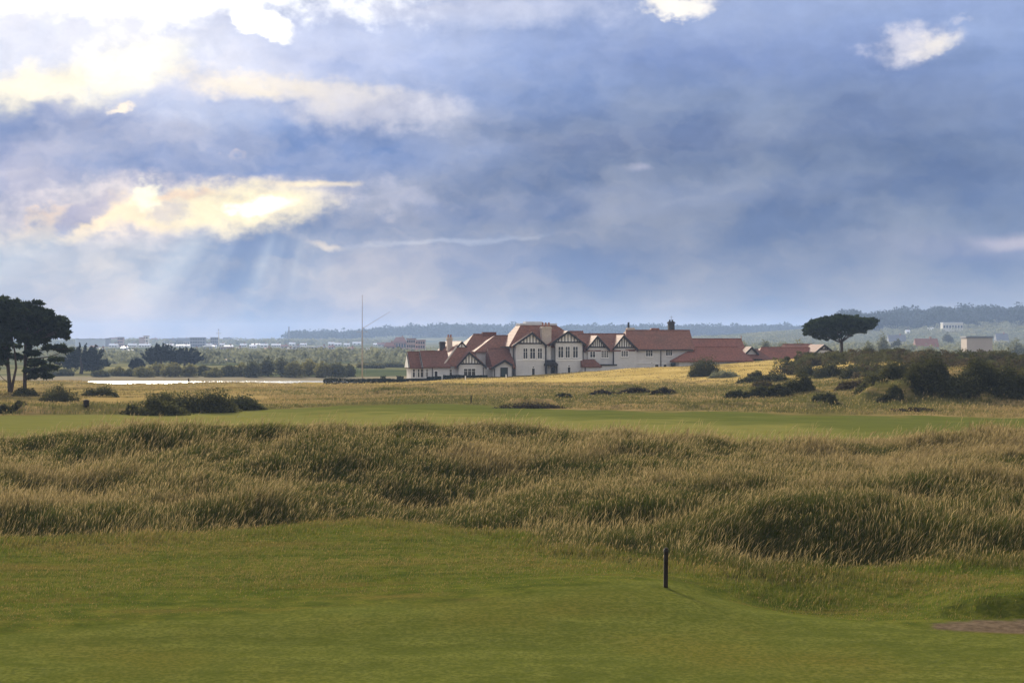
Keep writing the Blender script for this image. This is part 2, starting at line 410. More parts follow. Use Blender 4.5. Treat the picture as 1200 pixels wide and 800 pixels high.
# ------------------------------------------------------------------ world: Nishita sky behind a broken cloud layer
def lin(r, g, b):
    f = lambda c: (c / 255 / 12.92) if c / 255 <= .04045 else ((c / 255 + .055) / 1.055) ** 2.4
    return (f(r), f(g), f(b))
EXPO = 1.7
def build_world():
    w = bpy.data.worlds.new('World'); sc.world = w; w.use_nodes = True
    nt = w.node_tree; nt.nodes.clear(); N = NT(nt)
    out = nt.nodes.new('ShaderNodeOutputWorld')
    d = N.n('ShaderNodeTexCoord').outputs['Generated']
    sep = N.n('ShaderNodeSeparateXYZ'); N.put(sep.inputs[0], d)
    x, y, z = sep.outputs
    az = N.math('ARCTAN2', x, y)
    hl = N.math('SQRT', N.math('ADD', N.math('MULTIPLY', x, x), N.math('MULTIPLY', y, y)))
    te = N.math('DIVIDE', z, N.math('MAXIMUM', hl, .02))
    U = N.math('MULTIPLY_ADD', az, 20.0, 6.0)                    # sky map: 100 units of 1/20 radian
    V = N.math('MULTIPLY_ADD', te, -20.0, 4.0)
    V = N.math('MAXIMUM', V, -30.0)
    cx = N.n('ShaderNodeCombineXYZ'); N.put(cx.inputs[0], U); N.put(cx.inputs[1], V)
    UV = cx.outputs[0]
    # ragged cloud edges: displace the map by two octaves of noise
    n1 = N.n('ShaderNodeTexNoise'); N.put(n1.inputs['Vector'], N.scalev(UV, (.75, 1.0, 1)))
    n1.inputs['Scale'].default_value = 1.2; n1.inputs['Detail'].default_value = 5; n1.inputs['Roughness'].default_value = .62
    dv = N.vmath('SUBTRACT', n1.outputs['Color'], (.5, .5, .5))
    n2 = N.n('ShaderNodeTexNoise'); N.put(n2.inputs['Vector'], N.scalev(UV, (.9, 1.15, 1)))
    n2.inputs['Scale'].default_value = 3.2; n2.inputs['Detail'].default_value = 6; n2.inputs['Roughness'].default_value = .6
    dv2 = N.vmath('SUBTRACT', n2.outputs['Color'], (.5, .5, .5))
    UVw = N.vmath('ADD', N.vmath('ADD', UV, N.scalev(dv, (1.2, .70, 0))), N.scalev(dv2, (.40, .34, 0)))
    puff = N.math('SUBTRACT', n2.outputs['Fac'], .5)
    UVs = N.vmath('ADD', UV, N.scalev(dv, (1.1, .35, 0)))          # smooth, low warp
    def up(px): return 6.0 + 20.0 * math.atan((px - 600) / 2000.0)
    def blob(px, py, sx, sy, inner=.2, rot=0.0, crisp=True):
        mp = N.n('ShaderNodeMapping', vector_type='TEXTURE'); N.put(mp.inputs[0], UVw if crisp else UVs)
        mp.inputs['Location'].default_value = (up(px), py / 100.0, 0)
        mp.inputs['Rotation'].default_value = (0, 0, R(rot))
        mp.inputs['Scale'].default_value = (sx / 100.0, sy / 100.0, 1)
        l = N.vmath('LENGTH', mp.outputs[0], out=1)
        if crisp: l = N.math('MULTIPLY_ADD', puff, -1.0, l)
        return N.ramp(l, 1.0, inner)
    # base cloud sheet, darker aloft, paler and lilac at the horizon
    rmp = N.n('ShaderNodeValToRGB'); N.put(rmp.inputs[0], N.math('DIVIDE', V, 4.0, clamp=True))
    cr = rmp.color_ramp; cr.interpolation = 'B_SPLINE'
    stops = [(0, (150, 168, 210)), (.2, (140, 164, 214)), (.38, (122, 146, 198)), (.55, (104, 131, 181)), (.72, (103, 129, 171)), (.86, (106, 128, 164)), (.93, (122, 138, 168)), (.975, (146, 154, 180)), (1.0, (150, 156, 180))]
    while len(cr.elements) < len(stops): cr.elements.new(.5)
    for e, (p, c) in zip(cr.elements, stops): e.position = p; e.color = (*lin(*c), 1)
    c = rmp.outputs[0]
    s1 = N.noise(N.scalev(UVs, (.18, .80, 1)), 1.0, 5, .55)
    s2 = N.noise(N.scalev(UVw, (.4, .8, 1)), 1.3, 4, .6)
    c = N.mix(N.ramp(s1, .52, .75, 0, .40), c, lin(150, 162, 200))
    c = N.mix(N.ramp(s1, .50, .32, 0, .75), c, lin(94, 121, 172))
    c = N.mix(N.ramp(s2, .55, .72, 0, .35), c, lin(150, 165, 205))
    def lay(c, col, m, a=1.0): return N.mix(N.math('MULTIPLY', m, a), c, lin(*col))
    def layk(c, col, k, m, a=1.0): return N.mix(N.math('MULTIPLY', m, a), c, tuple(v * k for v in lin(*col)))
    # dark bands
    c = lay(c, (104, 128, 180), blob(880, 215, 520, 70, .1, -2, False), .7)
    c = lay(c, (102, 130, 190), blob(820, 80, 260, 50, .1, 4, False), .45)
    c = lay(c, (120, 138, 184), blob(1080, 130, 200, 60, .1, 0, False), .6)
    c = lay(c, (150, 156, 196), blob(820, 165, 300, 28, .1, -3, False), .55)
    c = lay(c, (164, 168, 200), blob(1130, 290, 200, 24, .1, 3, False), .55)
    c = lay(c, (140, 160, 198), blob(900, 262, 340, 12, .1, -3, False), .5)
    c = lay(c, (116, 143, 194), blob(560, 300, 260, 45, .1, 2, False), .5)
    c = lay(c, (100, 124, 172), blob(760, 232, 420, 26, .1, -3, False), .6)
    c = lay(c, (104, 126, 172), blob(1000, 200, 330, 60, .1, -2, False), .5)
    c = lay(c, (82, 104, 146), blob(890, 215, 640, 185, .25, -2, False), .82)
    c = lay(c, (126, 144, 192), blob(860, 60, 420, 60, .1, 3, False), .4)
    c = lay(c, (98, 120, 166), blob(700, 238, 470, 24, .35, -4, False), .55)
    c = lay(c, (118, 136, 176), blob(1000, 150, 420, 26, .2, -3, False), .35)
    # pale veil upper left and centre
    c = lay(c, (205, 212, 238), blob(150, 60, 460, 100, .3, 0, False), .95)
    c = lay(c, (228, 232, 248), blob(60, 60, 330, 70, .3, 0, False), .8)
    c = lay(c, (205, 210, 232), blob(520, 8, 330, 34, .1, 0), .7)
    c = lay(c, (176, 192, 232), blob(460, 52, 260, 55, .1, 0, False), .7)
    c = layk(c, (255, 254, 250), 1.5, blob(60, -20, 480, 64, .3, 2))
    c = layk(c, (255, 253, 248), 1.3, blob(300, 36, 52, 20, .55, 12))
    c = lay(c, (160, 178, 224), blob(430, 70, 160, 24, .15, 0, False), .6)
    # cream band
    c = layk(c, (255, 246, 224), 1.05, blob(60, 112, 170, 38, .25, -10))
    c = layk(c, (255, 250, 232), 1.12, blob(150, 84, 92, 46, .2, -12))
    c = layk(c, (255, 253, 244), 1.3, blob(158, 80, 40, 20, .1, 0))
    c = layk(c, (245, 234, 218), 1.0, blob(330, 104, 190, 24, .25, 4), .9)
    c = lay(c, (206, 206, 220), blob(430, 130, 165, 42, .15, 6), .85)
    # dark shelf of cloud under it
    c = lay(c, (152, 174, 218), blob(240, 140, 170, 34, .2, 8), .75)
    c = lay(c, (112, 138, 190), blob(240, 182, 460, 46, .3, 1, False), .95)
    c = lay(c, (104, 130, 182), blob(70, 158, 130, 36, .25, -4), .75)
    c = lay(c, (158, 164, 200), blob(10, 215, 120, 60, .15, 0, False), .7)
    c = layk(c, (255, 240, 220), 1.0, blob(132, 134, 24, 9, .4, 0), .9)
    c = layk(c, (255, 228, 212), 1.0, blob(270, 184, 13, 5, .2, -14), .9)
    # bright opening where the sun stands behind the cloud
    c = lay(c, (214, 206, 214), blob(190, 248, 260, 50, .35, -6), .85)
    c = layk(c, (255, 232, 196), 1.0, blob(140, 262, 175, 24, .3, -9))
    c = layk(c, (255, 240, 200), 1.06, blob(284, 246, 134, 44, .3, -3))
    c = layk(c, (255, 236, 200), 1.0, blob(365, 215, 60, 7, .1, -2, False), .9)
    c = layk(c, (255, 254, 238), 1.7, blob(296, 246, 52, 18, .2, 0))
    c = layk(c, (255, 248, 214), 1.25, blob(178, 236, 26, 20, .3, 0), .9)
    c = lay(c, (158, 160, 192), blob(98, 258, 62, 17, .4, -14), .95)
    c = layk(c, (255, 214, 176), 1.0, blob(215, 232, 60, 10, .1, -6), .5)
    c = layk(c, (255, 220, 180), 1.0, blob(50, 258, 30, 9, .05, -20), .5)
    c = lay(c, (190, 186, 200), blob(205, 248, 24, 14, .3, 0), .6)
    c = lay(c, (108, 136, 190), blob(300, 190, 330, 20, .5, -2, False), .85)
    c = layk(c, (244, 226, 204), 1.0, blob(384, 286, 36, 5, .1, 6, False), .7)
    c = lay(c, (170, 184, 210), blob(520, 282, 170, 5, .1, -3, False), .5)
    c = lay(c, (164, 172, 206), blob(470, 235, 90, 22, .1, 0), .5)
    # small lit clouds right
    c = layk(c, (250, 244, 236), 1.1, blob(790, 6, 58, 17, .45, 0))
    c = lay(c, (226, 224, 234), blob(1068, 60, 70, 28, .2, -8), .85)
    c = layk(c, (248, 240, 232), 1.0, blob(1092, 58, 40, 18, .15, -10), .85)
    c = lay(c, (186, 194, 222), blob(1118, 31, 14, 8, .3, 0), .8)
    c = lay(c, (170, 172, 200), blob(757, 199, 22, 6, .05, 0, False), .6)
    c = lay(c, (206, 196, 210), blob(1200, 287, 70, 14, .05, 0, False), .6)
    c = lay(c, (108, 138, 184), blob(300, 350, 380, 60, .2, 0, False), .5)
    # crepuscular rays fanning from the hidden sun
    su, sv = up(385), .9
    du = N.math('SUBTRACT', U, su); dv_ = N.math('SUBTRACT', V, sv)
    ang = N.math('ARCTAN2', du, dv_)
    ca = N.n('ShaderNodeCombineXYZ'); N.put(ca.inputs[0], ang)
    rn = N.noise(ca.outputs[0], 3.6, 3, .5)
    rays = N.ramp(rn, .36, .74)
    fall = N.math('MULTIPLY', N.ramp(V, 2.6, 2.95), N.ramp(V, 4.1, 3.1))
    side = N.ramp(N.math('ABSOLUTE', N.math('ADD', ang, .80)), 1.15, .55)
    left = N.ramp(U, 6.2, .6)
    c = N.mix(N.math('MULTIPLY', N.math('MULTIPLY', N.math('MULTIPLY', rays, fall), side), .8), c, lin(200, 212, 226))
    c = N.mix(N.math('MULTIPLY', N.math('MULTIPLY', fall, blob(60, 316, 240, 75, .1, -8, False)), .42), c, lin(190, 202, 218))
    # billows: the sheet is lumpy all over, less so in the murk low down
    lum = N.math('MULTIPLY_ADD', N.math('MULTIPLY', puff, N.ramp(V, 3.7, 2.4)), .34, 1.0)
    vm = N.n('ShaderNodeVectorMath', operation='SCALE'); N.put(vm.inputs[0], c); N.put(vm.inputs['Scale'], lum); c = vm.outputs[0]
    # overhead and behind: brighter broken cloud (out of the picture, lights the ground)
    back = N.ramp(N.math('MULTIPLY', y, 1.0), .55, -.2)
    c = N.mix(N.math('MULTIPLY', N.ramp(V, -.3, -5.0), .9), c, lin(226, 230, 242))
    c = N.mix(N.math('MULTIPLY', back, .75), c, lin(236, 232, 232))
    bgc = N.n('ShaderNodeBackground'); N.put(bgc.inputs[0], c); bgc.inputs[1].default_value = 1.0 / 2 ** EXPO
    sky = N.n('ShaderNodeTexSky', sky_type='NISHITA', sun_disc=False)
    sky.sun_elevation = R(SUN_EL); sky.sun_rotation = R(SUN_AZ)
    bgs = N.n('ShaderNodeBackground'); N.put(bgs.inputs[0], sky.outputs[0]); bgs.inputs[1].default_value = .06
    mx = N.n('ShaderNodeMixShader')
    # thin places in the sheet let the blue through; thicker low down
    thin = N.math('MULTIPLY', N.ramp(s2, .30, .62, .93, 1.0, False), 1.0)
    N.put(mx.inputs[0], thin)
    nt.links.new(bgs.outputs[0], mx.inputs[1]); nt.links.new(bgc.outputs[0], mx.inputs[2])
    nt.links.new(mx.outputs[0], out.inputs[0])
    w.cycles.sampling_method = 'MANUAL'; w.cycles.sample_map_resolution = 512
build_world()
ld = bpy.data.lights.new('sun', 'SUN'); ld.energy = 2.9; ld.angle = R(9.0); ld.color = (1.0, .88, .70)
lo = link(bpy.data.objects.new('sun', ld)); lo.location = (-200, 200, 200)
from mathutils import Vector
sd = Vector((math.sin(R(SUN_AZ)) * math.cos(R(SUN_EL)), math.cos(R(SUN_AZ)) * math.cos(R(SUN_EL)), math.sin(R(SUN_EL))))
lo.rotation_euler = sd.to_track_quat('Z', 'Y').to_euler()
cd = bpy.data.cameras.new('camera'); cd.lens = 60; cd.sensor_width = 36; cd.clip_end = 30000; cd.clip_start = .5
co = link(bpy.data.objects.new('camera', cd)); co.location = (0, 0, EYE); co.rotation_euler = (R(90), 0, 0)
sc.camera = co
sc.view_settings.view_transform = 'Standard'; sc.view_settings.look = 'None'
sc.view_settings.exposure = EXPO; sc.view_settings.gamma = 1
sc.render.engine = 'CYCLES'
sc.cycles.use_denoising = True
sc.cycles.max_bounces = 4; sc.cycles.diffuse_bounces = 2; sc.cycles.transmission_bounces = 3; sc.cycles.volume_bounces = 0
sc.cycles.caustics_reflective = False; sc.cycles.caustics_refractive = False
# ------------------------------------------------------------------ ground sheet
def zones(x, y):
    """surface cover at a point: mown, mid, rough, gold, far, marsh, sand (0..1)"""
    u = uof(x, y); wb = wob(x, y)
    py = 400 + EYE * F / np.maximum(y, 20)                     # flat-ground row, used only as a distance scale
    fw = FWP(u) + 2.0 * fbm(x * .3, y * .3, 44, 3)
    mown = sstep(-2.5, 2.5, py - fw) * (1 - sstep(105, 110, y) * 1.0)
    mown = np.where(y < 60, mown, 0)
    # hollow by the bunker is left longer
    yl = Ylow(u)
    rough = sstep(-.6, .8, y - yl + .5 * wb) * (1 - sstep(98, 101, y + .5 * wb))
    ymt = toY(MIDTOP(u), .25) + 2.0 * wb
    mid = sstep(97, 100, y + .5 * wb) * (1 - sstep(-1.5, 1.5, y - ymt))
    rough2 = sstep(-1.5, 1.5, y - ymt)
    gold = sstep(232, 262, y + 6 * wb + 18 * sstep(700, 900, u) * fbm(x * .05, y * .05, 71, 3)) * (1 - sstep(348, 362, y)) * sstep(250, 420, u + 40 * wb)
    left = (1 - sstep(250, 420, u)) * sstep(165, 178, y + 8 * fbm(x * .05, y * .05, 61, 3)) * (1 - sstep(348, 362, y))
    strip = np.exp(-.5 * ((y - 182 - .10 * (u - 150)) / 4.5) ** 2) * sstep(70, 110, u) * (1 - sstep(290, 330, u))
    strip2 = np.exp(-.5 * ((y - 148) / 2.0) ** 2) * 0
    gold = np.clip(gold + .45 * left, 0, 1)
    mid = np.clip(mid + strip, 0, 1)
    far = sstep(352, 372, y)
    marsh = sstep(372, 392, y) * (1 - sstep(478, 500, y)) * (1 - sstep(480, 560, u))
    # bunker
    bx, by = (1165 - 600) / F * 39.7, 39.7
    q = ((x - bx - .4) / 2.0) ** 2 + ((y - by + .25) / .85) ** 2 + .5 * fbm(x * 1.2, y * 1.2, 81, 3)
    sand = 1 - sstep(.75, 1.05, q)
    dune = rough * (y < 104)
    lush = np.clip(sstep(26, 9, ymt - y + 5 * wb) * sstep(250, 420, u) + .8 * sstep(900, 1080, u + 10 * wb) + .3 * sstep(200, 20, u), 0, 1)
    return mown, mid, np.maximum(rough, rough2), gold, far, marsh, sand, dune, lush
def build_ground():
    az = np.concatenate([np.radians(np.linspace(-180, -24, 40)[:-1]), np.radians(np.linspace(-24, 24, 481)), np.radians(np.linspace(24, 180, 40)[1:-1])])
    rr = np.concatenate([[.5, 4, 8, 14, 20, 24, 27], np.arange(29, 62, .3), np.arange(62, 112, .4), np.arange(112, 215, .7), np.arange(215, 350, 1.2), np.arange(350, 560, 4), np.geomspace(560, 6500, 90)])
    A, RR = np.meshgrid(az, rr)
    x = RR * np.sin(A); y = RR * np.cos(A)
    yy = np.where(np.cos(A) > .55, y, RR * .55)            # beyond the sides the land just carries on
    z = ground(x, yy)
    n, m = len(rr), len(az)
    idx = np.arange(n * m).reshape(n, m)
    a = idx[:-1]; b = idx[1:]
    q = np.stack([a, np.roll(a, -1, 1), np.roll(b, -1, 1), b], -1).reshape(-1, 4)[:, ::-1]
    # inner cap
    V = np.stack([x, y, z], -1).reshape(-1, 3)
    V = np.vstack([V, [[0, 0, 4.8]]]); c = len(V) - 1
    t = np.stack([np.full(m, c), np.roll(idx[0], -1), idx[0]], -1)[:, ::-1]
    zs = zones(x.ravel(), yy.ravel())
    names = ['mown', 'mid', 'rough', 'gold', 'far', 'marsh', 'sand', 'dune', 'lush']
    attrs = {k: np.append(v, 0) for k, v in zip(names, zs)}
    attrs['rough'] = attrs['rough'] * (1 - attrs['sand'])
    me = np_mesh('ground', V, q, t[:, ::-1], [M['ground']], True, attrs)
    import bmesh
    o = link(bpy.data.objects.new('ground', me)); tag(o, kind='structure')
    # estuary water
    b = MB(); b.add([(-420, 372, -4.0), (40, 372, -4.0), (40, 505, -4.0), (-420, 505, -4.0)], [(0, 1, 2, 3)])
    tag(b.build('water', M['water']), kind='structure')
build_ground()

# ------------------------------------------------------------------ grass (nobody could count it: stuff)
def blades(name, mat, x, y, n, hgt, wid, straw, lean=.35, head=0.0, seed=1, spread=.12, label=None, cat='grass'):
    """x, y tuft centres; n blades each; hgt, wid, straw per tuft arrays"""
    r = np.random.default_rng(seed)
    k = len(x); N_ = k * n
    bx = np.repeat(x, n) + r.normal(0, spread, N_); by = np.repeat(y, n) + r.normal(0, spread, N_)
    bz = np.repeat(ground(x, y), n) - .03
    h = np.repeat(hgt, n) * r.uniform(.55, 1.25, N_); w = np.repeat(wid, n) * r.uniform(.7, 1.3, N_)
    s = np.clip(np.repeat(straw, n) + r.normal(0, .22, N_), 0, 1)
    tint = np.clip(r.uniform(0, 1, N_), 0, 1)
    a = r.uniform(0, 2 * np.pi, N_)
    lean = np.repeat(lean, n) if hasattr(lean, '__len__') else lean
    ln = np.stack([np.cos(a) * .35 + lean, np.sin(a) * .35], -1) * (h * r.uniform(.5, 1.3, N_))[:, None]
    fa = r.uniform(-.9, .9, N_); wx = np.cos(fa) * w * .5; wy = np.sin(fa) * w * .5
    is_head = r.uniform(0, 1, N_) < head * (.3 + s)
    h = np.where(is_head, h * 1.35, h)
    mw = np.where(is_head, .35, .8); tw = np.where(is_head, 1.7, .5)
    B = np.stack([bx, by, bz], -1)
    mid = B + np.stack([ln[:, 0] * .35, ln[:, 1] * .35, h * .55], -1)
    hi = B + np.stack([ln[:, 0] * .72, ln[:, 1] * .72, h * .84], -1)
    tip = B + np.stack([ln[:, 0] * 1.05, ln[:, 1] * 1.05, h * .97], -1)
    wv = np.stack([wx, wy, np.zeros(N_)], -1)
    V = np.stack([B - wv, B + wv, mid + wv * mw[:, None], mid - wv * mw[:, None], hi + wv * tw[:, None], hi - wv * tw[:, None], tip], 1).reshape(-1, 3)
    i = np.arange(N_)[:, None] * 7
    q = np.concatenate([i + [0, 1, 2, 3], i + [3, 2, 4, 5]]); t = i + [5, 4, 6]
    s2 = np.stack([s * .55, s * .55, s * .8, s * .8, np.where(is_head, 1, s), np.where(is_head, 1, s), np.where(is_head, 1, s)], 1).ravel()
    ti = np.repeat(tint, 7)
    me = np_mesh(name, V, q, t, [mat], False, {'straw': s2, 'tint': ti})
    o = link(bpy.data.objects.new(name, me)); tag(o, label, cat, kind='stuff')
    return o
def scatter(y0, y1, dens, seed, u0=-90, u1=1290):
    """points over the visible wedge, density per square metre"""
    r = np.random.default_rng(seed)
    hw = max(abs(u0 - 600), abs(u1 - 600)) / F
    n = int(dens * hw * (y1 * y1 - y0 * y0))
    y = np.sqrt(r.uniform(y0 * y0, y1 * y1, n)); x = r.uniform(-hw, hw, n) * y
    return x, y, r
# dune bank: tall fescue with seed heads
def dune():
    x, y, r = scatter(43, 101, 50, 11)
    u = uof(x, y); yl = Ylow(u); wb = wob(x, y)
    t = (y - yl + .6 * wb + 2.2 * fbm(x * .2, y * .22, 59, 3))
    lim = 97 + .5 * wb
    keep = (t > 0) & (y < lim)
    keep &= r.uniform(0, 1, len(x)) < np.clip(62 / y, .45, 1) * (.15 + .85 * sstep(0, 3.5, t))
    x, y, u, t, wb = x[keep], y[keep], u[keep], t[keep], wb[keep]
    tt = t / (86 - (y - t))
    f1 = fbm(x * .10, y * .14, 51, 4); f2 = fbm(x * .55, y * .55, 52, 3); f3 = fbm(x * .22, y * .3, 57, 3)
    S = .24 + .75 * f1 + .46 * f2 + .30 * f3
    S += .22 * sstep(76, 90, y) + .12 * sstep(650, 900, u) * sstep(70, 84, y)
    S += .34 * (1 - sstep(.8, 2.5, t)) * sstep(600, 680, u)                       # straw fringe by the post
    def patch(px, py, sx, sy, a, z=.6):
        Y = float(toY(py, z)); X = (px - 600) / F * Y
        return a * np.exp(-.5 * ((x - X) / sx) ** 2 - .5 * ((y - Y) / sy) ** 2)
    low = np.zeros_like(x)
    for p in HOLLOWS:
        low += patch(*p)
    low = np.clip(1.9 * low * (1 + .7 * f2), 0, 1)
    S = np.clip(sstep(.22, 1.0, S) - .9 * low, 0, 1)  # hollows get darker green grass, partly standing in for their shade
    rr_ = np.random.default_rng(58)
    S = np.clip(S + rr_.normal(0, .19, len(x)), 0, 1)
    hgt = .74 * (.36 + .26 * f3 + .20 * f2 + .10 * S + .18 * low) * np.clip(.30 + .22 * t + .4 * sstep(640, 720, u), .30, 1) * rr_.uniform(.75, 1.2, len(x))
    hgt = np.clip(hgt, .10, .8)
    # worn gap on the far side of the crest towards the fairway
    hgt *= 1 - .45 * sstep(90, 97, y)
    wid = .012 * np.clip(y / 60, .9, 1.7) + 0 * x
    blades('dune_grass', M['dune'], x, y, 7, hgt, wid, S, .36 * np.clip(.9 + 1.6 * fbm(x * .25, y * .25, 48, 3), .0, 2.2), .30, 12, .13, 'tall seeding straw and green grass covering the rough dune bank')
    print('dune tufts', len(x))
    # single taller seed stalks standing over the sward
    k = rr_.uniform(0, 1, len(x)) < .10 * (1 - .5 * low) * (t > .8)
    blades('seed_stalks', M['dune'], x[k], y[k], 3, np.clip(hgt[k] * 1.45 + .1, .3, 1.0), wid[k] * .62, .75 + 0 * x[k], .42, 1.0, 14, .16, 'pale seed stalks nodding above the dune grass')
dune()
# short rough turf between the fairway and the dune grass
def semi():
    x, y, r = scatter(36, 62, 38, 21)
    u = uof(x, y); py = 400 + EYE * F / y
    yl = Ylow(u)
    d = FWP(u) + 2.0 * fbm(x * .3, y * .3, 44, 3) - py
    near = sstep(0, 14, d)
    keep = (d > 1) & (y < yl + 3.5) & (r.uniform(0, 1, len(x)) < .25 + .75 * near)
    q = zones(x, y)[6]
    keep &= q < .25
    x, y, u, d = x[keep], y[keep], u[keep], d[keep]
    lip = sstep(1080, 1110, u) * np.exp(-.5 * ((y - 41.3) / .55) ** 2)
    hgt = .035 + .045 * sstep(5, 40, d) + .05 * np.clip(fbm(x * .6, y * .6, 23, 3), 0, 1) + .20 * lip * np.clip(.6 + fbm(x * .9, y * .9, 24, 3), 0, 1.2)
    hgt += .20 * np.exp(-np.maximum(Ylow(u) - y, 0) / 1.7) * np.clip(.7 + fbm(x * .5, y * .5, 29, 3), .1, 1.5)
    S = np.clip(.30 + .7 * fbm(x * .16, y * .5, 25, 3) - .3 * lip, 0, 1)
    blades('rough_turf', M['turf'], x, y, 5, hgt, .013 + 0 * x, S, .3, .1, 22, .09, 'short uneven green and rusty turf between fairway and dune grass')
    print('semi tufts', len(x))
semi()
# rough grass of the field beyond the middle fairway
def field():
    x, y, r = scatter(130, 352, 2.6, 31, -60, 1260)
    u = uof(x, y)
    mown, mid, rough, gold, far, marsh, sand, dune_, lush = zones(x, y)
    ymt = toY(MIDTOP(u), .25)
    keep = (mid < .3) & (y > ymt + 1) & (rough > .5) & (r.uniform(0, 1, len(x)) < np.clip(150 / y, .3, 1) * (1 - .75 * gold))
    x, y, u, gold = x[keep], y[keep], u[keep], gold[keep]
    S = .40 + 1.3 * fbm(x * .045, y * .09, 32, 4) + .6 * fbm(x * .22, y * .16, 36, 3) + .25 * gold + .5 * np.exp(-.5 * ((y - ymt[keep] - 4) / 3) ** 2) * sstep(650, 720, u)
    S = np.clip(S - .7 * np.exp(-.5 * ((fbm(x * .02, y * .05, 38, 3)) / .07) ** 2) * (1 - gold), 0, 1)
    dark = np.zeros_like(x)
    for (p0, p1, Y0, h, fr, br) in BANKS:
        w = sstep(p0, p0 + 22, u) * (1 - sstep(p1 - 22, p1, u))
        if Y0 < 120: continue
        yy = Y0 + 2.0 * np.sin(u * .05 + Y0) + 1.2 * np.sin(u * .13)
        dark += w * np.exp(-.5 * ((y - yy - fr * .4) / (fr * .9)) ** 2)  # grass on bank faces coloured darker green to add to their shade
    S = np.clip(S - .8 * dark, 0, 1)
    hgt = .26 + .16 * fbm(x * .15, y * .15, 34, 3) - .16 * gold + .15 * dark
    blades('field_grass', M['field'], x, y, 5, np.maximum(hgt, .06), .05 * np.clip(y / 170, .8, 1.8), S, .3, .25, 32, .3, 'tan and olive rough grass across the field below the clubhouse')
    print('field tufts', len(x))
field()
# ------------------------------------------------------------------ foliage
def leafmesh(name, P, size, mat, r, flat=.0, elong=1.0, up=0.0, lobe=None):
    """one small leaf face (quad) per point of P, random orientation"""
    n = len(P)
    a = r.normal(0, 1, (n, 3)); a[:, 2] = a[:, 2] * (1 - flat) + up * np.abs(a[:, 2]); a /= np.linalg.norm(a, axis=1)[:, None] + 1e-9
    b = r.normal(0, 1, (n, 3)); b -= (b * a).sum(1)[:, None] * a; b /= np.linalg.norm(b, axis=1)[:, None] + 1e-9
    s = (np.asarray(size) * r.uniform(.6, 1.35, n))[:, None]
    a = a * s * elong * .5; b = b * s * .5
    V = np.stack([P - a, P - .2 * a + b * .8, P + a, P + .2 * a - b * .8], 1).reshape(-1, 3)
    q = np.arange(n * 4).reshape(-1, 4)
    return np_mesh(name, V, q, None, [mat], False, {'tint': np.repeat(r.uniform(0, 1, n) if lobe is None else np.clip(.65 * lobe + .5 * r.uniform(0, 1, n) - .1, 0, 1), 4)})
def shell(c, rad, n, r, fill=.55, low=-1.0):
    """points in an ellipsoid, denser near its skin"""
    d = r.normal(0, 1, (n, 3)); d /= np.linalg.norm(d, axis=1)[:, None]
    d[:, 2] = np.where(d[:, 2] < low, -d[:, 2], d[:, 2])
    k = r.uniform(fill ** 3, 1, n) ** (1 / 3)
    return np.asarray(c) + d * k[:, None] * np.asarray(rad)
def skirt(c, rad, n, r, fill=.55):
    """a shell whose lower half runs straight down to the ground"""
    d = r.normal(0, 1, (n, 3)); d /= np.linalg.norm(d, axis=1)[:, None]
    h = np.hypot(d[:, 0], d[:, 1]) + 1e-6; lo_ = d[:, 2] < 0
    f = np.where(lo_, 1 / h, 1.0); d[:, 0] *= f; d[:, 1] *= f
    k = r.uniform(fill ** 3, 1, n) ** (1 / 3)
    return np.asarray(c) + d * k[:, None] * np.asarray(rad)
def bush(name, px, py, w, h, mat, label, cat='bush', group=None, n=2600, leaf=.16, lobes=9, seed=0, Y=None, spiky=0.0, depth=.75, lumps=.6):
    """bush standing on the ground; px, py its foot in the photo, w and h its size in photo pixels"""
    if Y is None: p = hit(px, py)
    else: p = on(px, Y)
    k = p[1] / F; w *= k; h *= k
    r = np.random.default_rng(1000 + seed)
    pts = []
    for i in range(lobes):
        a = r.uniform(0, 2 * np.pi); q = math.sqrt(r.uniform(0, 1)) * .72
        lx = math.cos(a) * q * w * .5; ly = math.sin(a) * q * w * .5 * depth
        top = h * (1 - .5 * q * q) * r.uniform(1 - lumps, 1.0)
        if i == 0: lx = ly = 0; top = h * .95
        rx = w * r.uniform(.10, .22); 
        pts.append(skirt((lx, ly, top * .45), (rx, rx * depth, top * .55), max(40, n // lobes), r, .6))
        pts.append(skirt((lx * 1.25, ly * 1.25, top * .2), (rx * 1.1, rx * depth, top * .26), max(30, n // lobes // 3), r, .6))
        if spiky:
            m = int(n * .12 / lobes) + 4
            sp = shell((lx, ly, top * .6), (rx * .9, rx * .9 * depth, top * .5), m, r, .9, -.1)
            pts.append(sp + r.normal(0, .02 * h, sp.shape) + np.array([0, 0, 1]) * r.uniform(0, spiky * h, (m, 1)))
    lob = np.concatenate([np.full(len(q), r.uniform(0, 1) ** 1.5) for q in pts]); P = np.vstack(pts)
    gz = ground(P[:, 0] + p[0], P[:, 1] + p[1]) - p[2]
    P[:, 2] = np.maximum(P[:, 2], r.uniform(0, .12 * h, len(P))) + gz
    root = empty(name, (p[0], p[1], p[2] - .03)); tag(root, label, cat, group)
    link(bpy.data.objects.new('foliage', leafmesh('foliage', P, leaf, mat, r, elong=1.25, lobe=lob)), root)
    mb = MB()
    for i in range(4):
        a = i * 1.7 + seed
        mb.tube([(.02 * w * math.cos(a), .02 * w * math.sin(a), -.1), (.1 * w * math.cos(a), .08 * w * math.sin(a), .3 * h), (.2 * w * math.cos(a), .16 * w * math.sin(a), .62 * h)], [.035 * h, .028 * h, .012 * h], 5)
    mb.build('stem', M['twig'], root)
    return root

